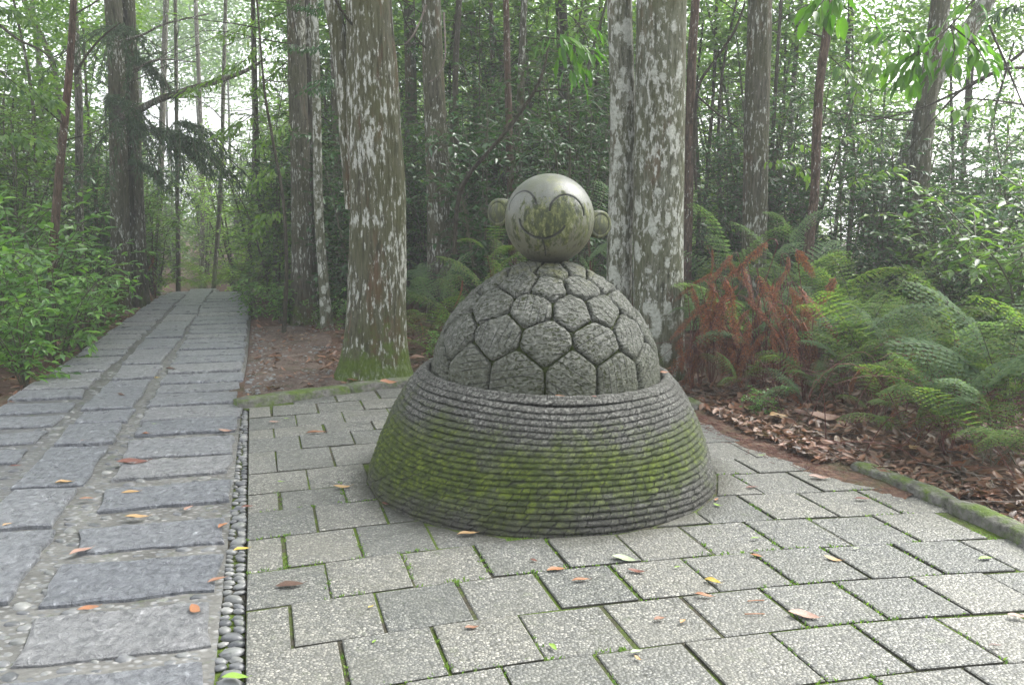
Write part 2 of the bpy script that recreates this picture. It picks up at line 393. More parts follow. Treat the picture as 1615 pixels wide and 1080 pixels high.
def m_bark(name, dark, light, lichen=.5, lich_scale=1.0, moss=.5, red=0.0, moss_z=0.0, stretch=6, green=.35, blotch=0.0):
    k = MT(name); P = k.obj(); W = k.pos()
    fis = k.noise(k.map(P, (1, 1, 1.0 / stretch)), 46, 7, .68, .4)
    c = k.ramp(fis, [(.36, tuple(v * .25 for v in dark)), (.46, dark), (.66, light)])
    if red: c = k.mix(k.ramp(k.noise(k.map(P, (1, 1, .2)), 5, 6, .7), [(.55, 0.0), (.62, red)]), c, (.13, .045, .025))
    if green: c = k.mix(k.ramp(k.noise(k.map(P, (1, 1, .45)), 3.4, 7, .7), [(.36, 0.0), (.60, green)]), c, (.075, .082, .022))
    if lichen:
        a = k.noise(k.map(P, (1, 1, 1.0 / (stretch * .5))), 38 * lich_scale, 6, .66)
        b = k.noise(P, 2.4, 4, .6)
        e = k.math('ADD', a, k.math('MULTIPLY', k.math('SUBTRACT', b, .5), .55))
        t0 = .67 - .19 * lichen
        msk = k.math('MULTIPLY', k.ramp(e, [(t0, 0.0), (t0 + .07, 1.0)]), k.ramp(fis, [(.38, .1), (.47, 1.0)]))
        lc = k.ramp(k.noise(P, 60, 4), [(.3, (.34, .35, .30)), (.7, (.62, .63, .57))])
        c = k.mix(k.math('MULTIPLY', msk, .93), c, lc)
    if blotch:
        v = k.math('ADD', k.vor(k.map(P, (1, 1, .62)), 10, 'SMOOTH_F1'), k.math('MULTIPLY', k.noise(P, 30, 8, .75), .62))
        bm = k.ramp(k.math('ADD', v, k.math('MULTIPLY', k.noise(P, 2.2, 3), .45)), [(.76, blotch), (.86, 0.0)])
        c = k.mix(bm, c, k.ramp(k.noise(P, 44, 6, .7), [(.3, (0.237, 0.256, 0.200)), (.7, (0.625, 0.637, 0.575))]))
    if moss:
        z = k.sep(W)[2]
        mz = k.math('ADD', k.math('SUBTRACT', moss_z, z), k.math('MULTIPLY', k.math('SUBTRACT', k.noise(P, 6, 8, .75), .5), 2.4))
        c = k.mix(k.ramp(mz, [(.0, 0.0), (.28, moss)]), c, k.ramp(k.noise(P, 22, 6, .7), MOSS))
    return k.done(c, .85, k.bump(k.math('ADD', fis, k.math('MULTIPLY', k.noise(P, 90, 4), .3)), 1.0, .035), .25)
def m_leaf(name, cols, rough=.38, trans=.32, spec=.5):
    k = MT(name)
    r = k.math('FRACT', k.math('ADD', k.island(), k.math('MULTIPLY', k.orand(), .37)))
    n = len(cols)
    c = k.ramp(r, [(i / (n - 1), cc) for i, cc in enumerate(cols)])
    c = k.mix(k.ramp(k.noise(k.pos(), 1.1, 3), [(.35, .35), (.65, 0.0)]), c, k.mix(1.0, c, (.62, .70, .62), 'MULTIPLY'))
    tc = k.mix(1.0, c, (1.5, 1.7, .7), 'MULTIPLY')
    return k.done(c, rough, None, spec, 0, trans, tc)
def m_plain(name, cols, rough=.6, scale=30, spec=.3, bump=.3):
    k = MT(name)
    c = k.ramp(k.noise(k.obj(), scale, 5, .6), [(.3, cols[0]), (.7, cols[1])])
    return k.done(c, rough, k.bump(k.noise(k.obj(), scale * 2, 4), bump, .005), spec)

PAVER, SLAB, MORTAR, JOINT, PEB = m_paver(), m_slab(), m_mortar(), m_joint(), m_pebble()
EDGE = m_plain('soil_stained_paver_edge', [(.028, .028, .02), (.075, .072, .058)], .9, 40)
HEAD_EAR = m_head(True)
SOIL, DIRT, KERB = m_soil(), m_dirt(), m_kerb()
BASK, PLATE, CORE, HEAD = m_basket(), m_plate(), m_core(), m_head()
BARK_BIG = m_bark('bark_lichened_cedar', (.065, .064, .038), (.14, .135, .09), .72, 1.0, .85, .50, .40, 8, .60)
BARK_PALE = m_bark('bark_pale_blotched', (.10, .105, .072), (.21, .215, .165), .68, .8, .6, .40, .12, 5, .55, .95)
BARK_WHITE = m_bark('bark_whitish_blotched', (.12, .125, .09), (.24, .245, .195), .85, .8, .6, .35, .12, 5, .40, .97)
BARK_MID = m_bark('bark_grey_brown', (.062, .058, .042), (.14, .13, .10), .52, 1.1, .7, .4, .15, 7, .45)
BARK_DARK = m_bark('bark_dark_thin', (.035, .028, .022), (.085, .070, .055), .2, 1.6, .3, 0, .1, 4, .3)
BARK_RED = m_bark('bark_reddish', (.07, .042, .032), (.17, .11, .085), .33, 1.4, .3, .3, .0, 5, .2)
BARK_FAR = m_bark('bark_far_grey', (.10, .09, .075), (.24, .22, .19), .5, 1.0, .3, 0, .3, 5, .35)
LF_BUSH = m_leaf('leaf_fresh_green', [(0.070, 0.172, 0.034), (0.140, 0.296, 0.055), (0.055, 0.133, 0.039), (0.203, 0.374, 0.062), (0.086, 0.187, 0.055)], .30, .35, .6)
LF_MID = m_leaf('leaf_mid_green', [(0.067, 0.140, 0.037), (0.122, 0.220, 0.049), (0.049, 0.110, 0.037), (0.171, 0.281, 0.061), (0.091, 0.171, 0.055), (0.232, 0.329, 0.073)], .33, .45)
LF_YEL = m_leaf('leaf_yellow_green', [(0.137, 0.229, 0.045), (0.091, 0.183, 0.038), (0.199, 0.305, 0.054), (0.076, 0.137, 0.038)], .4, .45)
LF_DARK = m_leaf('leaf_dark_glossy', [(0.034, 0.085, 0.031), (0.051, 0.119, 0.051), (0.076, 0.153, 0.060), (0.031, 0.068, 0.031), (0.102, 0.170, 0.085)], .27, .28, .6)
LF_CON = m_leaf('needle_spray_green', [(0.033, 0.063, 0.033), (0.053, 0.090, 0.045), (0.075, 0.112, 0.053)], .6, .2, .3)
LF_LIME = m_leaf('leaf_lime_backlit', [(0.195, 0.317, 0.061), (0.268, 0.403, 0.085), (0.146, 0.244, 0.049), (0.244, 0.342, 0.122)], .4, .5)
LF_BIG = m_leaf('leaf_bright_broad', [(.06, .16, .02), (.10, .22, .03), (.045, .12, .02), (.13, .25, .04)], .30, .5, .5)
FERN_G = m_leaf('fern_green', [(.10, .17, .05), (.075, .13, .04), (.14, .21, .07), (.17, .19, .07)], .75, .5, .12)
FERN_B = m_leaf('fern_bluish', [(.09, .15, .08), (.13, .19, .11), (.15, .22, .11)], .75, .45, .12)
FERN_R = m_leaf('fern_dead_red', [(.16, .065, .042), (.30, .10, .055), (.10, .05, .038), (.38, .13, .06), (.20, .12, .075), (.13, .055, .045)], .6, .25, .3)
LITTER = m_leaf('dead_leaf_litter', [(.09, .045, .03), (.22, .095, .05), (.07, .04, .03), (.30, .16, .10), (.12, .065, .045), (.20, .08, .04), (.26, .19, .14), (.05, .032, .026), (.16, .10, .07)], .42, .1, .45)
STEM = m_plain('green_brown_stem', [(.05, .055, .03), (.10, .095, .055)])
STEM_R = m_plain('red_brown_stem', [(.07, .022, .018), (.13, .045, .032)])
TWIG = m_plain('dry_twig', [(.09, .07, .055), (.24, .20, .165)])

# ================================================================== THE SETTING
# forest floor, one sheet to the horizon
def axis(lo, hi, fine_lo, fine_hi, df, dc):
    a = list(np.arange(fine_lo, fine_hi, df))
    x = fine_hi; s = df
    while x < hi: a.append(x); s = min(s * 1.25, dc); x += s
    a.append(hi); x = fine_lo; s = df; b = []
    while x > lo: s = min(s * 1.25, dc); x -= s; b.append(max(x, lo))
    return np.unique(np.array(b[::-1] + a))
gx = axis(-75, 75, -7, 6, .11, 4); gy = axis(-12, 90, 1.0, 14, .11, 4)
X, Y = np.meshgrid(gx, gy); Z = terrain(X, Y)
Z = Z - .05 * ((X > -6.2) & (Y < 14) & (X < 1.4) & (Y < 6.0))*0
ground = mk('forest_floor', np.stack([X, Y, Z], -1).reshape(-1, 3), grid_faces(len(gx), len(gy), False), SOIL)
tag(ground, 'brown forest floor of soil and rotting leaves under the trees', None, None, 'structure')

# ---- stone path
VX = -0.285
def path_right(y): return -1.149 - .285 * (y - 3.15)
def path_left(y): return -3.72 - .235 * (y - 6.1)
def path_z(y): return -0.9 * float(sm((y - 12.9) / 7.0))
ys = np.concatenate([np.arange(-1, 13, .5), np.arange(13, 19, .4)])
V = []; 
for y in ys:
    z = path_z(y)
    for x, dz in ((path_left(y) - .02, -.12), (path_left(y), -.015), (path_right(y) + .02, -.015), (path_right(y) + .035, -.12)):
        V.append((x, y, z + dz))
path = mk('stone_path', V, grid_faces(4, len(ys), False), MORTAR, smooth=False)
tag(path, 'misty footpath of blue grey stone slabs set in pebbly mortar', None, None, 'structure')
def slab_obj(poly, top, name='paving_slab', parent=None, mat=None, th=.045, jag=.013, bev=.009):
    """stone slab with chipped outline"""
    P = []
    n = len(poly)
    for i in range(n):
        a = np.array(poly[i]); b = np.array(poly[(i + 1) % n]); L = np.linalg.norm(b - a)
        k = max(1, int(L / .09)); k = min(k, 7)
        d = (b - a) / (L + 1e-9); nn = np.array((-d[1], d[0]))
        for q in range(k):
            j = 0 if q == 0 else rnd.uniform(-jag, jag)
            P.append(a + (b - a) * q / k + nn * j)
    c = np.mean(P, 0)
    V, Fc = prism([p - c for p in P], -th, 0, bev)
    o = mk(name, V, Fc, mat or SLAB, parent, smooth=False)
    o.location = (c[0], c[1], top)
    o.rotation_euler = (rnd.uniform(-.006, .006), rnd.uniform(-.006, .006), 0)
    return o
def cross(x0f, x1f, yb, yt, slope=.23, ref=path_right):
    """quad between the two long edges; yb,yt measured at the right edge"""
    pts = []
    for xf, y in ((x0f, yb), (x1f, yb), (x1f, yt), (x0f, yt)):
        xr = ref(y); yy = y
        for _ in range(3): yy = y + slope * (xf(yy) - xr)
        pts.append((xf(yy) + rnd.uniform(-.025, .025), yy + rnd.uniform(-.016, .016)))
    return pts
rowsR = [(1.5, 1.85), (1.93, 2.22), (2.33, 2.62), (2.741, 3.05), (3.15, 3.48), (3.616, 3.90), (4.125, 4.43), (4.588, 4.885), (4.974, 5.341), (5.447, 5.765),
         (5.813, 6.147), (6.23, 6.582), (6.676, 6.94), (7.009, 7.32), (7.42, 7.79)]
y = 7.87
while y < 15.5: h = rnd.uniform(.24, .36); rowsR.append((y, y + h)); y += h + rnd.uniform(.05, .10)
RL = lambda y: -1.742 - .288 * (y - 3.012)
RR = path_right
for a, b in rowsR:
    slab_obj(cross(RL, RR, a, b), rnd.uniform(0, .010) + path_z(a), parent=path)
MRf = lambda y: -2.107 - .272 * (y - 3.775)
MLf = lambda y: -2.65 - .272 * (y - 4.467)
ymid = [0.9, 1.6, 2.35, 3.0, 3.775, 4.352, 5.142, 5.67, 6.041, 7.08, 7.697]
while ymid[-1] < 15.3: ymid.append(ymid[-1] + rnd.uniform(.5, .9))
for a, b in zip(ymid[:-1], ymid[1:]):
    slab_obj(cross(MLf, MRf, a + .02, b - rnd.uniform(.02, .06), .17, MRf), rnd.uniform(.002, .014) + path_z(a), parent=path)
LRf = lambda y: -2.823 - .262 * (y - 4.619)
LLf = path_left
y = 1.6; rowsL = []
for yb in (3.1, 3.45, 3.85, 4.25, 4.765, 5.161, 5.579, 5.963, 6.372, 6.72, 7.05): rowsL.append((yb, yb + .27))
y = 7.42
while y < 15.3: h = rnd.uniform(.22, .32); rowsL.append((y, y + h)); y += h + rnd.uniform(.05, .09)
for a, b in rowsL:
    L = (lambda yy: max(LLf(yy), LRf(yy) - .95)) if a < 6 else LLf
    if LRf(a) - L(a) > .15: slab_obj(cross(L, LRf, a, b, .2, LRf), rnd.uniform(0, .012) + path_z(a), parent=path)

# pebbles : shared meshes
def pebble_mesh(seed):
    r2 = random.Random(seed)
    V = []; seg = 7
    sx, sy, sz = 1, r2.uniform(.45, .85), r2.uniform(.32, .48)
    jit = [[r2.uniform(.78, 1.18) for _ in range(seg)] for _ in range(4)]
    for j, (rr, zz) in enumerate(((1.0, -.35), (.97, .15), (.74, .68), (.36, .93))):
        for i in range(seg):
            a = 2 * math.pi * (i + .3 * j) / seg; q = jit[j][i]
            V.append((math.cos(a) * rr * q * sx, math.sin(a) * rr * q * sy, zz * sz))
    V.append((0, 0, sz))
    Fc = [tuple(int(q) for q in f) for f in grid_faces(seg, 4)] + [(3 * seg + i, 3 * seg + (i + 1) % seg, 4 * seg) for i in range(seg)]
    me = bpy.data.meshes.new('pebble'); me.from_pydata(V, [], Fc); me.update()
    me.polygons.foreach_set('use_smooth', np.ones(len(me.polygons), bool)); me.materials.append(PEB); return me
PM = [pebble_mesh(i) for i in range(8)]
def pebble(x, y, z, s, rot, parent):
    o = link('pebble', rnd.choice(PM), parent); o.location = (x, y, z)
    o.rotation_euler = (rnd.uniform(-.15, .15), rnd.uniform(-.15, .15), rot); o.scale = (s, s, s * rnd.uniform(.8, 1.1)); return o
# gutter strip of pebbles between the path and the paving
bx = lambda y: -.978 - .2975 * (y - 2.965)      # left border of the paving
gut_y = np.arange(1.6, 6.15, .3)
V = []
for y in gut_y: V += [(path_right(y) + .016, y, -.03), (bx(y) - .006, y, -.03)]
gut = mk('pebble_gutter', V, grid_faces(2, len(gut_y), False), JOINT, smooth=False)
tag(gut, 'narrow gutter of round pebbles between path and paving', None, None, 'structure')
gpeb = 0
y = 1.95
while y < 6.08:
    wd = bx(y) - path_right(y) - .03
    if rnd.random() < .3:
        pebble((path_right(y) + bx(y)) / 2 + .012, y, -.022, min(wd * .50, .060), rnd.uniform(-.3, .3), gut); gpeb += 1; y += rnd.uniform(.05, .06)
    else:
        f = rnd.uniform(.42, .58); x0 = path_right(y) + .018
        pebble(x0 + wd * f * .5, y + rnd.uniform(-.01, .01), -.022, wd * f * .58, rnd.uniform(-.5, .5), gut)
        pebble(x0 + .006 + wd * (f + (1 - f) * .5), y + rnd.uniform(-.01, .01), -.022, wd * (1 - f) * .60, rnd.uniform(-.5, .5), gut); gpeb += 2
        y += rnd.uniform(.040, .052)
# pebbles pressed in the mortar: 290 nearest as parts, the rest one part
cand = []
def strip_pebbles(poly, n):
    a, b, c, d = [np.array(p) for p in poly]
    for _ in range(n):
        u, v = rnd.random(), rnd.random()
        p = (a * (1 - u) + b * u) * (1 - v) + (d * (1 - u) + c * u) * v
        cand.append((p[0], p[1], rnd.uniform(.020, .044), rnd.uniform(-.6, .6)))
for (a, b), (a2, b2) in zip(rowsR[:-1], rowsR[1:]):
    if a < 12: strip_pebbles(cross(RL, RR, b + .02, a2 - .015), 22 if a < 6.5 else 10)
for (a, b), (a2, b2) in zip(rowsL[:-1], rowsL[1:]):
    if a < 12: strip_pebbles(cross(lambda yy: max(LLf(yy), LRf(yy) - .95), LRf, b + .02, a2 - .015, .2, LRf), 9)
for y in np.arange(1.6, 12, .12):
    strip_pebbles([(MRf(y) + .03, y), (RL(y) - .03, y), (RL(y) - .03, y + .12), (MRf(y) + .03, y + .12)], 5)
    if y > 3: strip_pebbles([(LRf(y) + .02, y), (MLf(y) - .02, y), (MLf(y) - .02, y + .12), (LRf(y) + .02, y + .12)], 2)
keep = []
for c in sorted(cand, key=lambda c: math.hypot(c[0], c[1])):
    if all((c[0] - k_[0]) ** 2 + (c[1] - k_[1]) ** 2 > (.8 * (c[2] + k_[2])) ** 2 for k_ in keep[-90:]): keep.append(c)
for c in keep[:290]: pebble(c[0], c[1], path_z(c[1]) - .021, c[2], c[3], path)
restV = []
for c in keep[290:]:
    me = rnd.choice(PM); vv = np.array([v.co[:] for v in me.vertices]) * c[2]
    ff = []
    for p in me.polygons:
        q = list(p.vertices); ff += [q if len(q) == 4 else q + [q[2]]]
    restV.append((vv + np.array((c[0], c[1], path_z(c[1]) - .021)), [[i for i in f] for f in ff]))
VV = []; FF = []; o_ = 0
for v, f in restV:
    VV.append(v); FF += [tuple(dict.fromkeys(i + o_ for i in q)) for q in f]; o_ += len(v)
fp = mk('pebble_bed', np.concatenate(VV), FF, PEB, path); fp['kind'] = 'stuff'

# ---- paving of exposed aggregate squares
A_pts = np.array([(-.978, 2.965), (-.526, 3.119), (-.216, 3.215), (.099, 3.297), (.401, 3.37), (.724, 3.44), (.902, 3.48), (1.163, 3.527), (1.445, 3.56), (1.737, 3.595), (2.129, 3.646), (2.6, 3.70), (3.1, 3.75), (3.6, 3.79)])
A_d = smooth_poly(A_pts, 400)
A_s = np.concatenate([[0], np.cumsum(np.linalg.norm(np.diff(A_d, axis=0), axis=1))])
vdir = np.array((-.2851, .9585))
def lat(s, yk):
    return np.array((np.interp(s, A_s, A_d[:, 0]), np.interp(s, A_s, A_d[:, 1]))) + vdir * (yk - 2.965) / .9585
rowy = [1.07, 1.385, 1.70, 2.02, 2.335, 2.649, 2.965, 3.288, 3.625, 3.95, 4.21, 4.54, 4.93, 5.22, 5.45, 5.76, 6.05, 6.36, 6.67]
kerbL = [(-1.99, 6.06), (-1.62, 6.33), (-1.2, 6.60), (-.75, 6.86), (-.2, 7.02), (.35, 6.98), (.8, 6.72), (1.12, 6.3), (1.30, 5.95)]
edgeR = [(1.30, 5.95), (1.46, 5.27), (1.64, 4.84), (1.80, 4.49), (1.95, 4.29), (2.08, 4.07), (2.19, 3.74), (2.28, 3.45), (2.42, 3.0), (2.55, 2.4), (2.65, 1.0)]
pave_poly = [(-.32, .9)] + [(bx(2.0), 2.0), (bx(6.06), 6.06)] + kerbL + edgeR[1:] + [(2.65, .9)]
pv = [(x, y, -.0085) for x, y in [(bx(.9) , .9), (bx(6.0), 6.0)] + [(x, y + .02) for x, y in kerbL] + edgeR[1:]]
pave = mk('paved_court', pv, [tuple(range(len(pv)))], JOINT, smooth=False)
tag(pave, 'court paved with pale pebble-faced squares around the statue', None, None, 'structure')
SC = np.array((.165, 4.60)); SRAD = .955
npav = 0
for k_ in range(len(rowy) - 1):
    y0, y1 = rowy[k_], rowy[k_ + 1]
    off = .31 if (k_ % 2 == 0) else .155
    cuts = [0.0] + [off + .32 * n for n in range(0, 14)]
    wob = rnd.uniform(-.006, .006)
    for a, b in zip(cuts[:-1], cuts[1:]):
        g0, g1 = rnd.uniform(.002, .010), rnd.uniform(.003, .012)
        if a == 0: g0 = .002
        q = [lat(a + g0, y0 + .006), lat(b - g1, y0 + .006), lat(b - g1, y1 - rnd.uniform(.004, .008)), lat(a + g0, y1 - rnd.uniform(.004, .008))]
        cc = np.mean(q, 0)
        if not inside(cc, pave_poly): continue
        dv = cc - SC; dd = np.linalg.norm(dv)
        if dd < SRAD - .12: continue
        if dd < SRAD + .3:
            nn = dv / dd; q = clip_half(q, nn, SC @ nn + SRAD - .004)
            if len(q) < 3 or (max(p[0] for p in q) - min(p[0] for p in q)) < .05: continue
        cc = np.mean(q, 0)
        V, Fc = prism([np.array(p) - cc for p in q], -.03, 0, .0045)
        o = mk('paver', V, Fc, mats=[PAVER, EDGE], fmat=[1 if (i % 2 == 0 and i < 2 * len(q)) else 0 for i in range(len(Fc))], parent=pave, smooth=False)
        o.location = (cc[0], cc[1], rnd.uniform(-.004, .004)); o.rotation_euler = (rnd.uniform(-.009, .009), rnd.uniform(-.009, .009), rnd.uniform(-.009, .009))
        npav += 1
# dark soil ring hugging the statue foot
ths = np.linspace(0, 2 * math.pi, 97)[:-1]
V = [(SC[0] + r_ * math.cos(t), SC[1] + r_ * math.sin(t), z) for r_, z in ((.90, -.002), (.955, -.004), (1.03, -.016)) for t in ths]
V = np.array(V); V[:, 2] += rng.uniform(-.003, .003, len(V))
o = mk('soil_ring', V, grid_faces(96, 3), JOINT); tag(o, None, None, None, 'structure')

# bare dirt beside the path
dx_ = np.linspace(0, 1, 24); dy_ = np.linspace(6.0, 10.2, 50); V = []
for y in dy_:
    xl = path_right(y) + .03; xr = xl + .75 + .12 * math.sin(y * 3)
    if y < 6.9: xr = min(xr, -1.9 + (y - 6.0) * 1.6 + .1)
    for u in dx_:
        x = xl + (xr - xl) * u
        V.append((x, y, float(terrain(x, y)) + .004 + .012 * math.sin(u * math.pi) + .012 * mn.noise(Vector((x * 9, y * 9, 0)))))
o = mk('dirt_patch', V, grid_faces(24, 50, False), DIRT); tag(o, None, None, None, 'structure')

# kerbs (stones along a line)
def kerb(poly, name, label, h, wd, top0, seglen, parts='kerb_stone', moundy=False):
    P = smooth_poly(poly, 80); s = np.concatenate([[0], np.cumsum(np.linalg.norm(np.diff(P, axis=0), axis=1))])
    root = empty(name, (P[0][0], P[0][1], 0), label=label, cat='kerb')
    a = 0
    while a < s[-1] - .05:
        b = min(a + seglen * rnd.uniform(.85, 1.15), s[-1]); m = 9
        V = []; prof = [(-wd, -.1), (-wd, h * .75), (-wd * .8, h * .97), (-wd * .3, h * 1.04), (wd * .25, h), (wd * .48, h * .8), (wd * .5, -.1)]
        for q in range(m):
            ss = a + .004 + (b - a - .008) * q / (m - 1)
            c = np.array([np.interp(ss, s, P[:, 0]), np.interp(ss, s, P[:, 1])])
            c2 = np.array([np.interp(ss + .01, s, P[:, 0]), np.interp(ss + .01, s, P[:, 1])]); c1 = np.array([np.interp(ss - .01, s, P[:, 0]), np.interp(ss - .01, s, P[:, 1])])
            t = (c2 - c1) / (np.linalg.norm(c2 - c1) + 1e-9); nn = np.array((t[1], -t[0]))   # right-hand side = towards the paving
            end = .9 if q in (0, m - 1) else 1
            for u, z in prof:
                jj = .014 * mn.noise(Vector((ss * 9, u * 30, z * 30)))
                p = c + nn * (u * end + jj)
                V.append((p[0] - P[0][0], p[1] - P[0][1], (z * end if z > 0 else z) + (.018 * mn.noise(Vector((ss * 7, u * 12, 3))) if z > 0 else 0)))
        Fc = [tuple(int(i) for i in f) for f in grid_faces(7, m, False)] + [tuple(range(6, -1, -1)), tuple(range(7 * (m - 1), 7 * m))]
        mk(parts, V, Fc, KERB, root, smooth=True)
        a = b
    return root
kerb(kerbL, 'stone_kerb', 'low mossy stone kerb running behind the paving past the big tree', .055, .10, 0, .85)
kerb([(1.93, 4.62), (2.03, 4.42), (2.14, 4.14), (2.24, 3.83), (2.32, 3.5), (2.45, 3.05), (2.6, 2.4), (2.68, 1.6)], 'moss_kerb', 'thick green moss covered kerb at the right edge of the paving', .05, -.075, 0, .62)

# ================================================================== THE STATUE
TILT = R(1.7)
st = empty('turtle_statue', (SC[0], SC[1], 0), (0, TILT, 0), 'grey stone turtle figure with smiling round head standing in a mossy coiled rope base', 'statue')
Mst = Matrix.Translation((SC[0], SC[1], 0)) @ Matrix.Rotation(TILT, 4, 'Y'); Mi = Mst.inverted()
# basket of coils
prof_z = [-.06, .0, .04, .193, .353, .45, .516, .572]; prof_r = [.950, .946, .938, .888, .822, .768, .724, .672]
NC = 23; zs = np.linspace(.572, -.045, NC + 1)
NS = 540; th = np.linspace(0, 2 * math.pi, NS + 1)[:-1]
for i in range(NC):
    za, zb = zs[i], zs[i + 1]
    wv = .0075 * np.sin(2 * th + .22 * i + 1.0) + .004 * np.sin(5 * th - .3 * i)
    rows = []; cut = []
    ph = rnd.uniform(0, 1); pitch = .036 if i < 13 else .055
    r0 = np.interp((za + zb) / 2, prof_z, prof_r)
    for q, v in enumerate(np.linspace(0, 1, 7)):
        zz = za + (zb - za) * v + wv * (1 if i > 0 else .3)
        r_ = np.interp(zz, prof_z, prof_r)
        bul = .0155 * (1 - (2 * v - 1) ** 4) - .010 + .003 * np.sin(th * 61 + i) * np.sin(th * 7 + 2 * i)
        bul = bul + .0022 * np.sin(th * 37 + i * 2.1 + q) * np.sin(th * 11 + i)
        rr = r_ + bul
        rows.append(np.stack([rr * np.cos(th), rr * np.sin(th), zz], -1))
        wob = .9 * np.sin(th * 6 + i) + .6 * np.sin(th * 17 + 2 * i) + .5 * np.sin(th * 31 + i)
        cut.append(th * round(6.283 * r0 / pitch / 6.2832) * 1.0 * 6.283 / 6.283 * 1.0 + 0 * th)
        cut[-1] = th / (2 * math.pi) * round(2 * math.pi * r0 / pitch) + ph + wob * .55 + v * (.75 if i < 13 else .3)
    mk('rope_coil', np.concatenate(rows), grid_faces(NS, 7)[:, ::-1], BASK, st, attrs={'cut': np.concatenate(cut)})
# rim lip and inner wall
rows = []
for r_, z in ((.672, .560), (.671, .574), (.664, .581), (.650, .583), (.634, .578), (.628, .566), (.626, .44)):
    rows.append(np.stack([(r_ + .002 * np.sin(th * 23)) * np.cos(th), (r_ + .002 * np.sin(th * 23)) * np.sin(th), z + .0028 * np.sin(2 * th + 1) + .0015 * np.sin(31 * th)], -1))
mk('basket_rim', np.concatenate(rows), grid_faces(NS, 7), BASK, st, attrs={'cut': np.tile(th / (2 * math.pi) * 120, 7)})
rows = []
for r_, z in ((.63, .535), (.60, .53), (.45, .52)): rows.append(np.stack([r_ * np.cos(th[::6]), r_ * np.sin(th[::6]), z + 0 * th[::6]], -1))
mk('trapped_soil', np.concatenate(rows), grid_faces(90, 3), SOIL, st)
# shell
shz = np.array([.45, .55, .60, .70, .79, .875, .935, .995, 1.05, 1.09, 1.12, 1.143, 1.152])
shr = np.array([.612, .606, .600, .580, .544, .492, .440, .378, .308, .244, .186, .12, .0])
ZC = .5
se = np.arctan2(shz - ZC, shr); sR = np.hypot(shz - ZC, shr)
def surf(dirv):
    """point on the dome in direction dirv (n x 3) from its centre"""
    d = dirv / np.linalg.norm(dirv, axis=-1, keepdims=True)
    el = np.arcsin(np.clip(d[..., 2], -1, 1)); rr = np.interp(el, se, sR)
    return d * rr[..., None] + np.array((0, 0, ZC))
rows = []
for e_ in np.linspace(-.08, math.pi / 2 - .001, 40):
    dv = np.stack([np.cos(th[::5]) * math.cos(e_), np.sin(th[::5]) * math.cos(e_), 0 * th[::5] + math.sin(e_)], -1)
    p = surf(dv); rows.append(p - (p - np.array((0, 0, ZC))) * .030)
mk('shell_core', np.concatenate(rows), grid_faces(108, 40), CORE, st)
def hit_dome(px, py):
    o = np.array((Mi @ Vector((0, 0, CAM_H)))[:]); d = np.array((Mi.to_3x3() @ ray(px, py))[:])
    prev = None
    for t in np.linspace(3.2, 5.4, 900):
        p = o + d * t; q = p - np.array((0, 0, ZC)); e_ = math.asin(np.clip(q[2] / np.linalg.norm(q), -1, 1))
        if np.linalg.norm(q) < np.interp(e_, se, sR): return p
    return None
sites_px = [(676, 575), (691, 577), (737, 582), (815, 593), (904, 593), (974, 593), (1024, 577), (1040, 590),
            (721, 527), (785, 527), (860, 538), (943, 538), (993, 527), (1018, 520), (694, 515),
            (732, 482), (779, 479), (839, 485), (904, 489), (949, 488), (983, 478), (1000, 470), (712, 490),
            (777, 443), (821, 446), (866, 453), (916, 453), (943, 443), (965, 450), (757, 455),
            (799, 421), (829, 423), (873, 426), (907, 426), (927, 424)]
sites = [p for p in (hit_dome(*q) for q in sites_px) if p is not None]
front = list(sites)
for p in front:
    if p[1] < -.16: sites.append(np.array((p[0] * .98 + .02, -p[1], p[2])))
sites = np.array(sites)
ok = [0]
for i in range(1, len(sites)):
    if np.min(np.linalg.norm(sites[ok] - sites[i], axis=1)) > .085: ok.append(i)
sites = sites[ok]
NA = 56
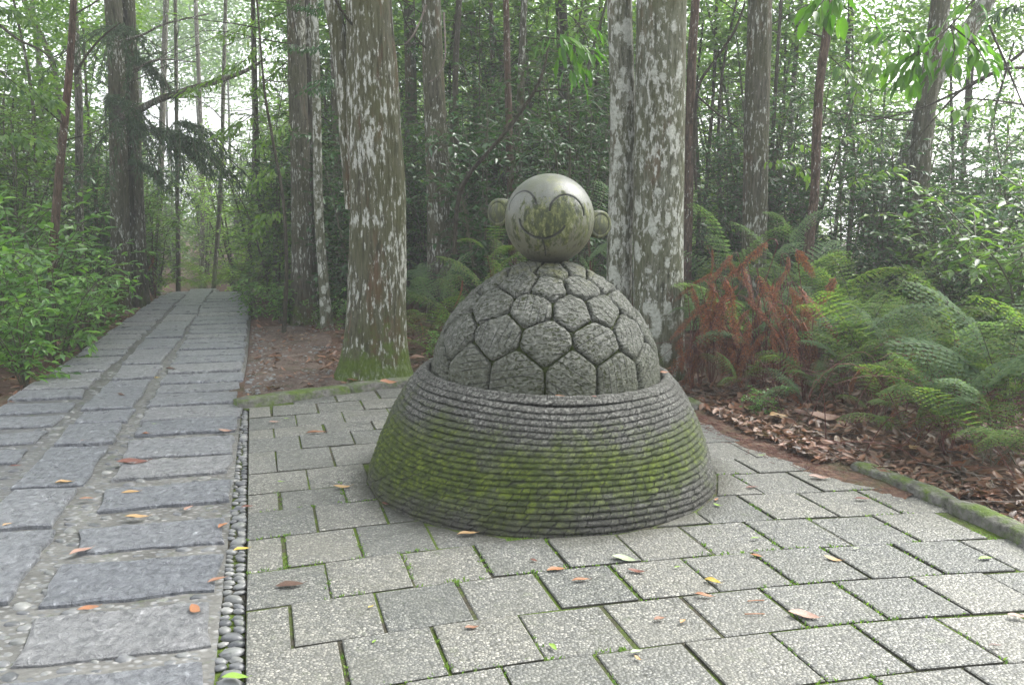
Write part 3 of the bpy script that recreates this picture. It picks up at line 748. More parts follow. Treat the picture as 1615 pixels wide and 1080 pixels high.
for si, sp in enumerate(sites):
    d0 = sp - np.array((0, 0, ZC)); d0 /= np.linalg.norm(d0)
    t1 = np.cross((0, 0, 1.0), d0); t1 /= np.linalg.norm(t1); t2 = np.cross(d0, t1)
    az = np.linspace(0, 2 * math.pi, NA + 1)[:-1]
    lim = np.zeros(NA)
    others = np.delete(sites, si, 0)
    for q, a_ in enumerate(az):
        tdir = t1 * math.cos(a_) + t2 * math.sin(a_)
        aa = np.linspace(.01, .75, 150)
        dd = np.cos(aa)[:, None] * d0 + np.sin(aa)[:, None] * tdir
        pp = surf(dd)
        own = np.linalg.norm(pp - sp, axis=1)
        oth = np.min(np.linalg.norm(pp[:, None] - others[None], axis=2), axis=1)
        bad = (oth < own + .0) | (pp[:, 2] < .50) | (np.hypot(pp[:, 0], pp[:, 1]) < .085)
        k_ = np.argmax(bad) if bad.any() else 149
        lim[q] = aa[k_]
    # round corners, open the joint
    l2 = lim.copy()
    for _ in range(2): l2 = np.minimum(lim, (np.roll(l2, 1) + l2 + np.roll(l2, -1)) / 3)
    l2 = np.maximum(l2 - .0125, .02)
    ts = [0, .16, .32, .48, .62, .74, .84, .91, .96, .99, 1.0, 1.005]
    V = []; cut = []; ca = rnd.uniform(0, math.pi); ph = rnd.random()
    for tt in ts[1:]:
        for q, a_ in enumerate(az):
            g = l2[q] * tt
            tdir = t1 * math.cos(a_) + t2 * math.sin(a_)
            p = surf((math.cos(g) * d0 + math.sin(g) * tdir)[None])[0]
            nr = p - np.array((0, 0, ZC)); nr /= np.linalg.norm(nr)
            hh = .014 * (1 - tt ** 16) if tt <= 1 else -.035
            nz = mn.noise(Vector(p) * 26) * .0055 + mn.noise(Vector(p) * 70) * .0045
            V.append(p + nr * (hh + nz * (1 if tt < 1.0 else .3)))
            cut.append((g * math.cos(a_ - ca)) * .62 / .036 + ph)
    V.append(sp + d0 * .020); cut.append(ph)
    n = len(ts) - 1
    Fc = [tuple(int(i) for i in f[::-1]) for f in grid_faces(NA, n)[:, ::-1]] + [((i + 1) % NA, i, n * NA) for i in range(NA)]
    mk('shell_plate', V, [f for f in Fc], PLATE, st, attrs={'cut': cut})
# head
HR = .236
hc_w = at(866.5, 345.5, SC[1] + .0)
hc = Mi @ hc_w
head_curves_px = [
    [(802.5, 331), (803.5, 323), (806.5, 316), (813.5, 307), (820.5, 302.5), (828, 301), (834, 303), (838.7, 307), (843, 314), (845.5, 321)],
    [(866.8, 332), (868.5, 323), (872, 317), (881, 309.8), (888, 307.6), (895, 307.3), (906, 311.5), (913, 318), (918, 325.5), (920.3, 334), (920.8, 340)],
    [(819, 347), (820.5, 354), (823.5, 360), (829, 366), (836, 370.8), (844, 374.2), (853, 376), (862, 375.8), (870, 373.5), (879, 368.5), (886, 363), (890.6, 357)],
    [(855.5, 379), (857.5, 385), (859.5, 393), (860.5, 403)]]
def hit_sphere(px, py):
    d = ray(px, py).normalized(); o = Vector((0, 0, CAM_H)) - hc_w
    b = o.dot(d); c = o.dot(o) - HR * HR; D = b * b - c
    return (Mi @ (Vector((0, 0, CAM_H)) + d * (-b - math.sqrt(D)))) - hc
dens = []; wid = []
for ci, cv in enumerate(head_curves_px):
    c3 = np.array([hit_sphere(*q)[:] for q in cv])
    s_ = smooth_poly(c3, 90); dens.append(s_); wid += [(.0044, .0044, .0054, .003)[ci]] * 90
dens = np.concatenate(dens); wid = np.array(wid)
nu, nv = 560, 250
u = np.linspace(0, 2 * math.pi, nu + 1)[:-1]; vv = np.linspace(-math.pi / 2 + .02, math.pi / 2 - .01, nv)
U, Vv = np.meshgrid(u, vv)
Pn = np.stack([np.cos(U) * np.cos(Vv), np.sin(U) * np.cos(Vv), np.sin(Vv)], -1).reshape(-1, 3)
P0 = Pn * HR
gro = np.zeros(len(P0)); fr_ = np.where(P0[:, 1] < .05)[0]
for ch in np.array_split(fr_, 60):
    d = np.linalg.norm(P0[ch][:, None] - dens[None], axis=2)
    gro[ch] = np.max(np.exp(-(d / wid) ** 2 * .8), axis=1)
P1 = P0 - Pn * (gro * .006)[:, None]
flat = P1[:, 2] < -.222; P1[flat, 2] = -.222 - (P1[flat, 2] + .222) * .0
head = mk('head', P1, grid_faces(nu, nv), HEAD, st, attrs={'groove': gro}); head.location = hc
def ear(px, py, yaw, rollv):
    c = (Mi @ at(px, py, SC[1] + .03)) - hc
    prof = [(0.0, -.036), (.050, -.036), (.053, -.033), (.056, -.0365), (.066, -.036), (.0725, -.030), (.0740, .0), (.070, .03), (0, .036)]
    n = 64; V = []; g = []
    for r_, y_ in prof:
        for q in range(n):
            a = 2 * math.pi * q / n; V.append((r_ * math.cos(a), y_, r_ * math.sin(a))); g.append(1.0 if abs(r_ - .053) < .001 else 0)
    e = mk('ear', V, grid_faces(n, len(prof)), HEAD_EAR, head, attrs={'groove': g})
    e.location = c; e.rotation_euler = (0, rollv, yaw)
ear(791, 335, R(-36), 0); ear(941, 353.5, R(30), 0)

# ================================================================== TREES
def trunk_mesh(pts, seg=20, rings=40, rough=.03, flare=.0, lobes=5, fl_h=.35, seed=0, base_z=None):
    """pts: list of (x,y,z,r); returns verts, faces"""
    P = smooth_poly(pts, rings); V = []
    zb = P[0][2] if base_z is None else base_z
    ref = np.array((1.0, 0, 0))
    for k in range(rings):
        c = P[k][:3]; r_ = max(P[k][3], .002)
        t = P[min(k + 1, rings - 1)][:3] - P[max(k - 1, 0)][:3]; t /= np.linalg.norm(t)
        a1 = ref - t * (ref @ t); a1 /= np.linalg.norm(a1); a2 = np.cross(t, a1)
        hz = max(0, c[2] - zb)
        for q in range(seg):
            a = 2 * math.pi * q / seg
            fl = flare * math.exp(-hz / fl_h) * (1 + .55 * math.cos(lobes * a + seed) + .3 * math.cos(2 * a + seed * 2.3))
            nz = mn.noise(Vector((math.cos(a) * 3.2 + seed, math.sin(a) * 3.2, c[2] * .55))) * 1.2 + mn.noise(Vector((math.cos(a) * 9 + seed, math.sin(a) * 9, c[2] * 1.4))) * .9
            rr = r_ * (1 + fl + rough * nz)
            V.append(c + (a1 * math.cos(a) + a2 * math.sin(a)) * rr)
    return np.array(V), grid_faces(seg, rings)
def px_pts(L, Yd, top=9.0, base=True):
    """L: (px, py, width_px) from bottom to top at depth Yd"""
    out = []
    for px, py, wpx in L:
        p = at(px, py, Yd); out.append([p.x, p.y, p.z, wpx / 2 / F_PX * Yd * 1.01])
    if base:
        z0 = float(terrain(out[0][0], Yd)) - .12
        if out[0][2] > z0 + .1:
            a, b = out[0], out[1]; t = (z0 - a[2]) / (b[2] - a[2])
            dxx = np.clip((b[0] - a[0]) * t, -.25, .25)
            out.insert(0, [a[0] + dxx, Yd, z0, a[3] * 1.06])
        else: out[0][2] = z0
    if top:
        a, b = out[-2], out[-1]
        dxz = (b[0] - a[0]) / max(b[2] - a[2], .1)
        h = b[2]
        while h < top:
            h2 = min(h + 1.6, top); b = [out[-1][0] + np.clip(dxz, -.3, .3) * (h2 - h), Yd + .02 * (h2 - h), h2, out[-1][3] * .9]; out.append(b); h = h2
    return out
# ---- leaf arrays
def leaves(base, dirv, nor, ln, wd, rich=False, curl=.12, fold=.18):
    base = np.asarray(base); n = len(base)
    d = dirv / (np.linalg.norm(dirv, axis=1, keepdims=True) + 1e-9)
    s = np.cross(d, nor); s /= (np.linalg.norm(s, axis=1, keepdims=True) + 1e-9); u = np.cross(s, d)
    ln = np.asarray(ln)[:, None]; wd = np.asarray(wd)[:, None]
    if not rich:
        V = np.stack([base, base + d * ln * .45 + s * wd * .5 + u * wd * fold, base + d * ln - u * ln * curl, base + d * ln * .45 - s * wd * .5 + u * wd * fold], 1)
        q = np.arange(n)[:, None] * 4
        Fc = np.concatenate([q + np.array([[0, 1, 2]]), q + np.array([[0, 2, 3]])])
    else:
        f = lambda t, sd, up: base + d * ln * t + s * wd * sd + u * (wd * up - ln * curl * t * t)
        V = np.stack([f(0, 0, 0), f(.22, .36, fold), f(.52, .5, fold * 1.3), f(.8, .30, fold), f(1, 0, 0), f(.8, -.30, fold), f(.52, -.5, fold * 1.3), f(.22, -.36, fold), f(.5, 0, 0)], 1)
        q = np.arange(n)[:, None] * 9
        tri = [(0, 1, 8), (1, 2, 8), (2, 3, 8), (3, 4, 8), (4, 5, 8), (5, 6, 8), (6, 7, 8), (7, 0, 8)]
        Fc = np.concatenate([q + np.array([t]) for t in tri])
    return V.reshape(-1, 3), Fc
def shrub_geo(seed, H, spread, nst, nbr, ll, lw, rich=False, droop=.15, tier=False, blen=.5, start=.15, step=.55):
    """stems with branchlets carrying alternate leaves; returns leaf and stem geometry"""
    r = np.random.default_rng(seed); LB, LD, LN, LL = [], [], [], []; tubes = []
    for s_ in range(nst):
        a = r.uniform(0, 2 * math.pi); lean = r.uniform(.15, 1) * spread
        h = H * r.uniform(.7, 1.0)
        P = smooth_poly([(0, 0, -.05), (math.cos(a) * lean * .25, math.sin(a) * lean * .25, h * .35), (math.cos(a) * lean * .6 + r.normal() * .05, math.sin(a) * lean * .6 + r.normal() * .05, h * .7), (math.cos(a) * lean, math.sin(a) * lean, h)], 9)
        tubes.append(tube([Vector(p) for p in P], [max(.004, .011 * H ** .7 * (1 - i / 9.5)) for i in range(9)], 5))
        for b_ in range(nbr):
            t = start + (1 - start) * ((b_ + r.random()) / nbr)
            i = min(int(t * 8), 7); p0 = P[i] + (P[i + 1] - P[i]) * (t * 8 - i)
            aa = r.uniform(0, 2 * math.pi)
            el = r.uniform(-.25, .85) if tier else r.uniform(-.2, 1.0)
            L_ = blen * r.uniform(.5, 1.15) * (1.15 - .6 * t if tier else 1)
            dv = np.array((math.cos(aa) * math.cos(el), math.sin(aa) * math.cos(el), math.sin(el)))
            m = max(3, int(L_ / (ll * step))); pts = []
            for q in range(m + 1):
                u_ = q / m; pts.append(p0 + dv * L_ * u_ + np.array((0, 0, -droop * L_ * u_ * u_)) + r.normal(0, .02 if H > 2 else .012, 3) * (q > 0))
            tubes.append(tube([Vector(p) for p in pts[::max(1, m // 3)]], [.0035 * H ** .4] * len(pts[::max(1, m // 3)]), 3))
            pts = np.array(pts)
            for q in range(1, m + 1):
                tg = pts[q] - pts[q - 1]; tg /= np.linalg.norm(tg); side = np.cross(tg, (0, 0, 1)); side /= (np.linalg.norm(side) + 1e-6)
                for sg in (1, -1):
                    if r.random() < .12: continue
                    ld = tg * r.uniform(.3, .9) + side * sg * r.uniform(.5, 1.1) + np.array((0, 0, r.uniform(-.55, .25)))
                    if q == m: ld = tg + side * sg * .4 + np.array((0, 0, r.uniform(-.3, .2)))
                    LB.append(pts[q]); LD.append(ld); LN.append(np.array((r.normal() * .35, r.normal() * .35, 1.0))); LL.append(ll * r.uniform(.55, 1.15))
    LL = np.array(LL)
    return leaves(np.array(LB), np.array(LD), np.array(LN), LL, LL * lw / ll, rich), join(tubes)
def two_mat_mesh(name, lg, sg, lm, sm_):
    """foliage + stems as one mesh, two slots; quads of the stems split"""
    f4 = sg[1]; f3 = np.concatenate([f4[:, [0, 1, 2]], f4[:, [0, 2, 3]]])
    V = np.concatenate([lg[0], sg[0]]); Fc = np.concatenate([lg[1], f3 + len(lg[0])])
    me_o = mk(name, V, Fc, mats=[lm, sm_], fmat=np.concatenate([np.zeros(len(lg[1])), np.ones(len(f3))]), smooth=False)
    me = me_o.data; bpy.data.objects.remove(me_o); return me
def crown_mesh(seed, n, rx, rz, mat, ll=.11):
    r = np.random.default_rng(seed); B = []; 
    ncl = 46; cl = r.normal(0, 1, (ncl, 3)); cl /= np.linalg.norm(cl, axis=1, keepdims=True); cl *= r.uniform(.3, 1, (ncl, 1)) ** .5 * np.array((rx, rx, rz))
    idx = r.integers(0, ncl, n); B = cl[idx] + r.normal(0, .26, (n, 3)) * np.array((1, 1, .6))
    D = r.normal(0, 1, (n, 3)); D[:, 2] = D[:, 2] * .4 - .3; Nn = r.normal(0, .5, (n, 3)) + np.array((0, 0, 1.0))
    V, Fc = leaves(B, D, Nn, r.uniform(.6, 1.2, n) * ll, r.uniform(.6, 1.2, n) * ll * .5)
    o = mk('crown', V, Fc, mat, smooth=False); me = o.data; bpy.data.objects.remove(o); return me
CROWNS = [crown_mesh(50 + i, 1900, 1.5, 1.1, m_, .14) for i, m_ in enumerate((LF_MID, LF_YEL, LF_MID))]
def conifer_spray(seed):
    r = np.random.default_rng(seed); B, D, Nn = [], [], []; tb = []
    for b_ in range(9):
        a = r.uniform(-1.1, 1.1); L_ = r.uniform(.5, 1.1)
        dv = np.array((math.cos(a), math.sin(a), -.15)); prev = None; pts = []
        for q in range(14):
            u_ = q / 13; pts.append(dv * L_ * u_ + np.array((0, 0, -.55 * L_ * u_ * u_)))
        tb.append(tube([Vector(p) for p in pts[::4]], [.005] * len(pts[::4]), 3))
        for q in range(1, 14):
            for s_ in range(9):
                tg = pts[q] - pts[q - 1]; B.append(pts[q] + r.normal(0, .012, 3)); D.append(tg / np.linalg.norm(tg) * .5 + r.normal(0, .5, 3) + np.array((0, 0, -.55))); Nn.append(r.normal(0, 1, 3))
    n = len(B); lg = leaves(np.array(B), np.array(D), np.array(Nn), r.uniform(.05, .13, n), r.uniform(.008, .016, n))
    return two_mat_mesh('needle_spray', lg, join(tb), LF_CON, BARK_DARK)
SPRAYS = [conifer_spray(i) for i in range(3)]
def bgeo(pts, r0, r1, seg=6):
    P = smooth_poly(pts, max(6, len(pts) * 3)); return tube([Vector(p) for p in P], np.linspace(r0, r1, len(P)), seg)
def limb_set(rt, tp, n, zlo, zhi, seed, mat, L=(.5, 1.9), r_=.014):
    """dead and living side limbs growing out of a trunk"""
    r = random.Random(seed); tubes = []
    Z_ = [p[2] for p in tp]
    for _ in range(n):
        z = r.uniform(zlo, zhi); x = np.interp(z, Z_, [p[0] for p in tp]); yy = np.interp(z, Z_, [p[1] for p in tp])
        a = r.uniform(0, 2 * math.pi); l = r.uniform(*L); p = np.array((x, yy, z)); pts = [p]
        d = np.array((math.cos(a), math.sin(a) * .8, r.uniform(-.15, .6)))
        for q in range(4):
            p = p + d * l / 4; d = d + np.array((r.uniform(-.25, .25), r.uniform(-.25, .25), r.uniform(-.12, .2))); pts.append(p)
        v, f = bgeo(pts, r_ * r.uniform(.5, 1), .002, 4); mk('limb', v, f, mat, rt)

def tree(name, label, L, Yd, mat, seg=16, rings=36, flare=.25, rough=.05, top=9, extra=None, crown=True, seed=0, limbs=0, lobes=4, group=None, fl_h=.3, cat='tree'):
    pts = px_pts(L, Yd, top)
    bxy = np.array(pts[0][:3])
    rt = empty(name, tuple(bxy), label=label, cat=cat, group=group)
    rel = [[p[0] - bxy[0], p[1] - bxy[1], p[2] - bxy[2], p[3]] for p in pts]
    v, f = trunk_mesh(rel, seg, rings, rough, flare, lobes, fl_h, seed, .1)
    mk('trunk', v, f, mat, rt)
    for e in (extra or []):
        p2 = [[p[0] - bxy[0], p[1] - bxy[1], p[2] - bxy[2], p[3]] for p in px_pts(e['L'], e.get('Y', Yd), e.get('top', top), e.get('base', True))]
        v, f = trunk_mesh(p2, e.get('seg', 12), e.get('rings', 30), rough, e.get('flare', flare), lobes, fl_h, seed + 3, .1 if e.get('base', True) else -50)
        mk(e.get('name', 'trunk'), v, f, e.get('mat', mat), rt)
    if limbs: limb_set(rt, rel, limbs, 2.0, 6.0, seed + 5, BARK_DARK)
    if crown and top >= 7:
        c = link('crown', CROWNS[seed % 3], rt); t = rel[-1]; c.location = (t[0], t[1], t[2] - .8); c.rotation_euler = (0, 0, seed)
        c.scale = (1.2, 1.2, 1.1)
    return rt, rel

tree('cedar_tree', 'big lichen spotted tree with mossy flared foot behind the kerb, left of the statue',
     [(588, 602, 96), (594, 480, 92), (596, 335, 86), (590, 220, 82), (586, 110, 75), (581, 0, 66)], 7.12, BARK_BIG, 56, 130, .38, .055, 9.5,
     [dict(L=[(556, 330, 22), (553, 240, 30), (545, 130, 30), (534, 60, 26), (523, 0, 24)], Y=7.16, base=False, seg=28, rings=60)], seed=1, lobes=3, fl_h=.22, limbs=3)
tree('pale_tree', 'thick white blotched tree directly behind the statue, right one of the touching pair',
     [(1040, 595, 78), (1038, 400, 77), (1040, 200, 76), (1043, 0, 74)], 6.95, BARK_PALE, 48, 110, .05, .035, 9.5, seed=2, fl_h=.2)
tree('pale_tree', 'slimmer white blotched tree touching the thicker one behind the statue head',
     [(976, 560, 42), (977, 400, 40), (982, 200, 38), (977, 0, 36)], 7.15, BARK_WHITE, 36, 90, .05, .04, 9.5, seed=4, fl_h=.2)
tree('forest_tree', 'grey trunk with thin white lichen flecks standing in ferns right of the big mossy tree',
     [(693, 420, 38), (692, 340, 36), (688, 230, 34), (683, 110, 32), (680, 0, 28)], 10.0, BARK_MID, 32, 70, .1, .05, 9, seed=5, limbs=4)
tree('forest_tree', 'faint mossy trunk between the big mossy tree and the flecked grey trunk',
     [(651, 400, 20), (650, 250, 19), (648, 130, 18), (645, 0, 17)], 13.0, BARK_MID, 16, 30, seed=6)
tree('forest_tree', 'shaggy twin trunk with red brown base beside the dirt patch right of the path',
     [(478, 503, 36), (476, 330, 31), (470, 150, 28), (466, 0, 26)], 10.6, BARK_MID, 30, 70, .5, .07, 9,
     [dict(L=[(497, 500, 17), (494, 330, 18), (489, 150, 18), (484, 0, 17)], Y=10.75)], seed=7, limbs=9)
rt_l, rel_l = tree('forest_tree', 'dark double trunk with a long pale bough beside the far left edge of the path',
     [(188, 480, 34), (189, 350, 28), (186, 200, 26), (182, 60, 24), (178, 0, 24)], 12.0, BARK_MID, 26, 60, .25, .07, 10,
     [dict(L=[(220, 480, 26), (216, 350, 24), (209, 200, 22), (202, 0, 20)], Y=12.25)], seed=8, limbs=10)
b0 = Vector(rt_l.location)
bp = [at(px, py, Yq) - b0 for px, py, Yq in ((189, 186, 12.0), (215, 176, 11.8), (245, 160, 11.6), (300, 140, 11.3), (345, 128, 11.1), (385, 113, 11.0), (418, 94, 10.9))]
v, f = bgeo([p[:] for p in bp], .055, .018, 10); mk('bough', v, f, BARK_FAR, rt_l)
for i, (px, py, Yq, s_) in enumerate(((205, 190, 11.7, 1.2), (235, 200, 11.6, 1.1), (265, 205, 11.5, 1.3), (190, 40, 11.8, 1.1), (210, 90, 11.8, 1.0), (170, 150, 11.7, 1.0), (285, 190, 11.4, 1.0), (200, 250, 11.7, .8))):
    o = link('needle_spray', SPRAYS[i % 3], rt_l); o.location = at(px, py, Yq) - b0; o.rotation_euler = (0, 0, rnd.uniform(-1.8, .5)); o.scale = (s_,) * 3
tree('slender_tree', 'thin dark slanting trunk rising from the leafy bushes at far left',
     [(84, 400, 13), (92, 290, 12), (106, 150, 11), (113, 60, 10), (116, 0, 9)], 9.5, BARK_RED, 12, 40, .1, .05, 8, seed=9, limbs=6)
tree('slender_tree', 'lichen flecked thin trunk just right of the thin dark slanting one at far left',
     [(126, 400, 13), (125, 300, 12), (124, 150, 11), (116, 0, 10)], 12.5, BARK_FAR, 12, 30, .1, .05, 8, seed=10)
tree('slender_tree', 'black whip thin stem growing from the dirt at the right side of the path',
     [(448, 518, 7), (452, 430, 6), (447, 320, 5), (430, 220, 4.5), (418, 150, 4), (410, 60, 3)], 9.7, BARK_DARK, 8, 36, .1, .03, 5.5, seed=11, limbs=5, crown=False)
tree('slender_tree', 'lichen blotched slim trunk on the leaf litter just left of the big mossy tree',
     [(516, 522, 18), (510, 440, 15), (503, 340, 14), (500, 200, 13), (497, 60, 12)], 9.6, BARK_PALE, 16, 40, .25, .06, 8, seed=12)
for i, (lab, L, Yd, mt) in enumerate([
    ('pale slim trunk standing where the path disappears into mist', [(281, 463, 7), (281, 380, 6.5), (279, 250, 6)], 15.2, BARK_FAR),
    ('pale crooked slim trunk in mist just right of the path end', [(338, 440, 7), (344, 360, 7), (350, 250, 6), (352, 150, 6)], 17.0, BARK_FAR),
    ('brownish slim trunk in mist right of the path end, beside a dark forked one', [(392, 430, 9), (396, 350, 8), (402, 230, 8), (400, 100, 7)], 15.5, BARK_FAR),
    ('dark curved trunk in mist left of the shaggy twin trunk', [(422, 430, 9), (418, 360, 9), (408, 300, 8), (404, 180, 7)], 14.0, BARK_DARK),
    ('slim grey trunk left of the reddish bare trunk behind the statue', [(779, 330, 8), (778, 200, 8), (776, 60, 7), (774, 0, 7)], 12.5, BARK_MID),
    ('reddish bare trunk rising left of the statue head', [(806, 330, 12), (803, 200, 11), (800, 100, 10), (798, 0, 9)], 10.0, BARK_RED),
    ('mossy trunk close behind the reddish bare one', [(818, 330, 11), (820, 200, 11), (824, 60, 10), (827, 0, 10)], 11.5, BARK_MID),
    ('straight dark trunk seen just above the statue head', [(889, 320, 21), (891, 200, 20), (889, 90, 19), (884, 0, 17)], 13.0, BARK_DARK),
    ('dark leaning trunk crossing behind the one above the statue head', [(893, 220, 12), (904, 120, 13), (918, 40, 14), (924, 0, 14)], 15.0, BARK_DARK),
    ('orange brown mossy trunk just right of the touching pair', [(1084, 380, 15), (1087, 260, 15), (1091, 100, 14), (1097, 0, 13)], 9.5, BARK_RED),
    ('dark slim trunk behind the sunny leaves left of the slimmer pale tree', [(935, 330, 7), (938, 200, 7), (945, 60, 6)], 14.0, BARK_DARK),
    ('straight flecked trunk in the middle of the right hand ferns', [(1187, 440, 40), (1189, 400, 38), (1193, 200, 37), (1199, 0, 34)], 9.0, BARK_MID),
    ('crooked reddish brown slim tree with peeling bark right of the flecked trunk', [(1275, 410, 15), (1277, 370, 15), (1285, 300, 13), (1288, 215, 14), (1293, 130, 13), (1306, 40, 13), (1312, 0, 12)], 8.2, BARK_RED),
    ('dark straight trunk with a white lichen collar at right', [(1438, 500, 34), (1443, 400, 32), (1452, 250, 30), (1463, 150, 28), (1476, 60, 27), (1484, 0, 26)], 9.4, BARK_MID),
    ('pale patched trunk leaning right behind the straight dark one', [(1376, 440, 22), (1398, 370, 22), (1418, 290, 22), (1440, 215, 22), (1490, 100, 23), (1556, 0, 25)], 10.6, BARK_PALE),
    ('thin dark trunk at the far right seen against the white sky', [(1516, 370, 7), (1520, 250, 7), (1527, 120, 6), (1535, 0, 6)], 12.0, BARK_DARK),
    ('very thin dark trunk next to the far right skyline', [(1500, 380, 5), (1503, 250, 5), (1500, 120, 4), (1507, 0, 4)], 13.0, BARK_DARK),
    ('thin straight stem between the flecked trunk and the crooked reddish one', [(1214, 330, 6), (1220, 200, 6), (1228, 60, 5), (1232, 0, 5)], 10.5, BARK_DARK),
    ('thin dark stem between the orange brown trunk and the flecked trunk', [(1110, 350, 6), (1118, 240, 6), (1126, 130, 5), (1130, 0, 5)], 12.5, BARK_DARK),
    ('slim pale trunk among the bushes left of the dark double trunk', [(60, 330, 8), (66, 200, 8), (60, 80, 7), (50, 0, 7)], 15.0, BARK_FAR),
    ('grey slanting trunk at the upper left corner against the pale sky', [(98, 230, 9), (88, 120, 9), (62, 50, 8), (38, 0, 8)], 14.0, BARK_FAR),
    ('hazy grey trunk left of the misty path end', [(250, 440, 11), (252, 330, 10), (256, 180, 9), (262, 0, 8)], 19.0, BARK_FAR),
    ('hazy thin trunk above the middle of the path end', [(318, 420, 7), (320, 320, 7), (316, 180, 6), (310, 40, 6)], 22.0, BARK_FAR),
    ('mossy trunk half hidden between the shaggy twin trunk and the big mossy tree', [(536, 430, 12), (533, 300, 11), (528, 150, 10)], 12.0, BARK_MID),
    ('slim dark trunk right of the flecked grey trunk in the ferns', [(722, 360, 11), (720, 250, 10), (718, 120, 9), (724, 0, 9)], 11.5, BARK_DARK),
    ('faint slim trunk between the slim grey and flecked trunks', [(748, 330, 8), (750, 200, 7), (746, 60, 7)], 15.0, BARK_MID),
    ('slim trunk with green moss left of the crooked reddish slim tree', [(1250, 360, 8), (1246, 240, 8), (1254, 100, 7), (1262, 0, 7)], 13.0, BARK_MID),
    ('slim dark trunk right of the crooked reddish slim tree', [(1338, 400, 8), (1346, 260, 8), (1336, 120, 7), (1342, 0, 7)], 12.0, BARK_DARK)]):
    tree('forest_tree' if L[0][2] > 14 else 'slender_tree', lab, L, Yd, mt, 14 if L[0][2] < 20 else 26, 34 if L[0][2] < 20 else 60, .12, .06, 8.5, seed=i + 20, limbs=7 if i % 2 == 0 else 4, crown=(i % 4 == 1))

LAND = [(20, 'at the left edge of the photo'), (60, 'by the slim pale trunk at far left'), (95, 'by the grey slanting trunk at upper left'), (120, 'by the lichen flecked thin trunk at far left'), (160, 'left of the dark double trunk'), (200, 'behind the dark double trunk'), (235, 'right of the dark double trunk'),
        (265, 'by the hazy grey trunk left of the path end'), (285, 'by the pale slim trunk at the path end'), (320, 'above the middle of the path end'), (350, 'by the pale crooked trunk in the mist'), (380, 'by the end of the long pale bough'), (400, 'by the brownish slim trunk in the mist'), (425, 'by the dark curved trunk in the mist'), (450, 'by the black whip thin stem'),
        (475, 'behind the shaggy twin trunk'), (510, 'by the slim blotched trunk on the litter'), (535, 'just left of the big mossy tree'), (590, 'behind the big mossy tree'), (625, 'just right of the big mossy tree'), (652, 'by the faint mossy trunk'), (690, 'behind the flecked grey trunk'), (722, 'by the slim dark trunk beside the flecked one'), (750, 'by the faint slim trunk'),
        (779, 'beside the slim grey trunk left of the head'), (803, 'by the reddish bare trunk'), (830, 'by the mossy trunk behind the reddish one'), (860, 'above the left half of the statue head'), (889, 'by the dark trunk above the statue head'), (915, 'by the dark leaning trunk right of the head'), (940, 'by the dark slim trunk left of the touching pair'), (980, 'behind the slimmer pale tree'),
        (1040, 'behind the thick pale tree'), (1090, 'by the orange brown trunk'), (1120, 'by the thin dark stem beside the orange trunk'), (1150, 'by the thin black arching branch'), (1190, 'behind the straight flecked trunk'), (1222, 'by the thin straight stem right of the flecked trunk'), (1252, 'by the slim mossy trunk at right'), (1288, 'behind the crooked reddish slim tree'),
        (1340, 'by the slim dark trunk right of the crooked one'), (1400, 'by the foot of the pale leaning trunk'), (1450, 'behind the dark trunk with the white collar'), (1490, 'right of the dark trunk with the white collar'), (1520, 'by the thin dark trunks at far right'), (1570, 'under the white sky gap at right'), (1620, 'at the right edge of the photo'), (1700, 'just beyond the right edge of the photo'), (-60, 'just beyond the left edge of the photo')]
def where(px): return min(LAND, key=lambda t: abs(t[0] - px))[1]
# leafy tops of small trees whose lower boughs fill the top of the picture
for i, (px, py, Yq, s_) in enumerate([(520, 20, 13.5, .8), (575, -20, 15, 1.0), (655, 30, 14, .9), (720, -10, 13, .9), (760, 60, 16, 1.0), (820, -5, 14, 1.0), (850, 60, 17, 1.1), (910, 0, 13.5, .8), (955, 60, 15, .8),
                                      (1110, 20, 13, .9), (1140, 90, 16, 1.0), (1165, -20, 12, .7), (1240, 30, 13, .8), (1270, 110, 15, .9), (1345, 10, 12.5, .8), (1400, 90, 14, .9), (1540, 10, 12, .7), (1600, 60, 12, .6), (1590, 190, 15, .6),
                                      (690, 110, 18, 1.1), (930, 140, 18, 1.1), (600, 80, 17, 1.0), (130, 10, 14, .7), (60, 70, 15, .7), (20, -10, 12, .7), (20, 150, 13, .8), (100, 190, 15, .9), (1320, 160, 17, .9), (1430, 190, 17, .8), (1230, 190, 18, 1.0)]):
    c_ = at(px, py, Yq); gb = float(terrain(c_.x, Yq)); rt = empty('small_tree', (c_.x, Yq, gb - .05), label=('yellow green' if i % 3 == 1 else 'green') + ' treetop ' + ('at top edge ' if py < 35 else 'high up ') + where(px), cat='tree', group='thin stemmed trees with crowns at the top of the picture')
    hz_ = c_.z - gb
    v, f = bgeo([(0, 0, 0), (rnd.uniform(-.15, .15), 0, hz_ * .35), (rnd.uniform(-.2, .2), .05, hz_ * .7), (0, 0, hz_)], .035, .015, 7); mk('trunk', v, f, BARK_DARK if i % 2 else BARK_MID, rt)
    c = link('crown', CROWNS[i % 3], rt); c.location = (0, 0, hz_); c.rotation_euler = (0, 0, i * 1.1); c.scale = (s_, s_, s_ * .9)

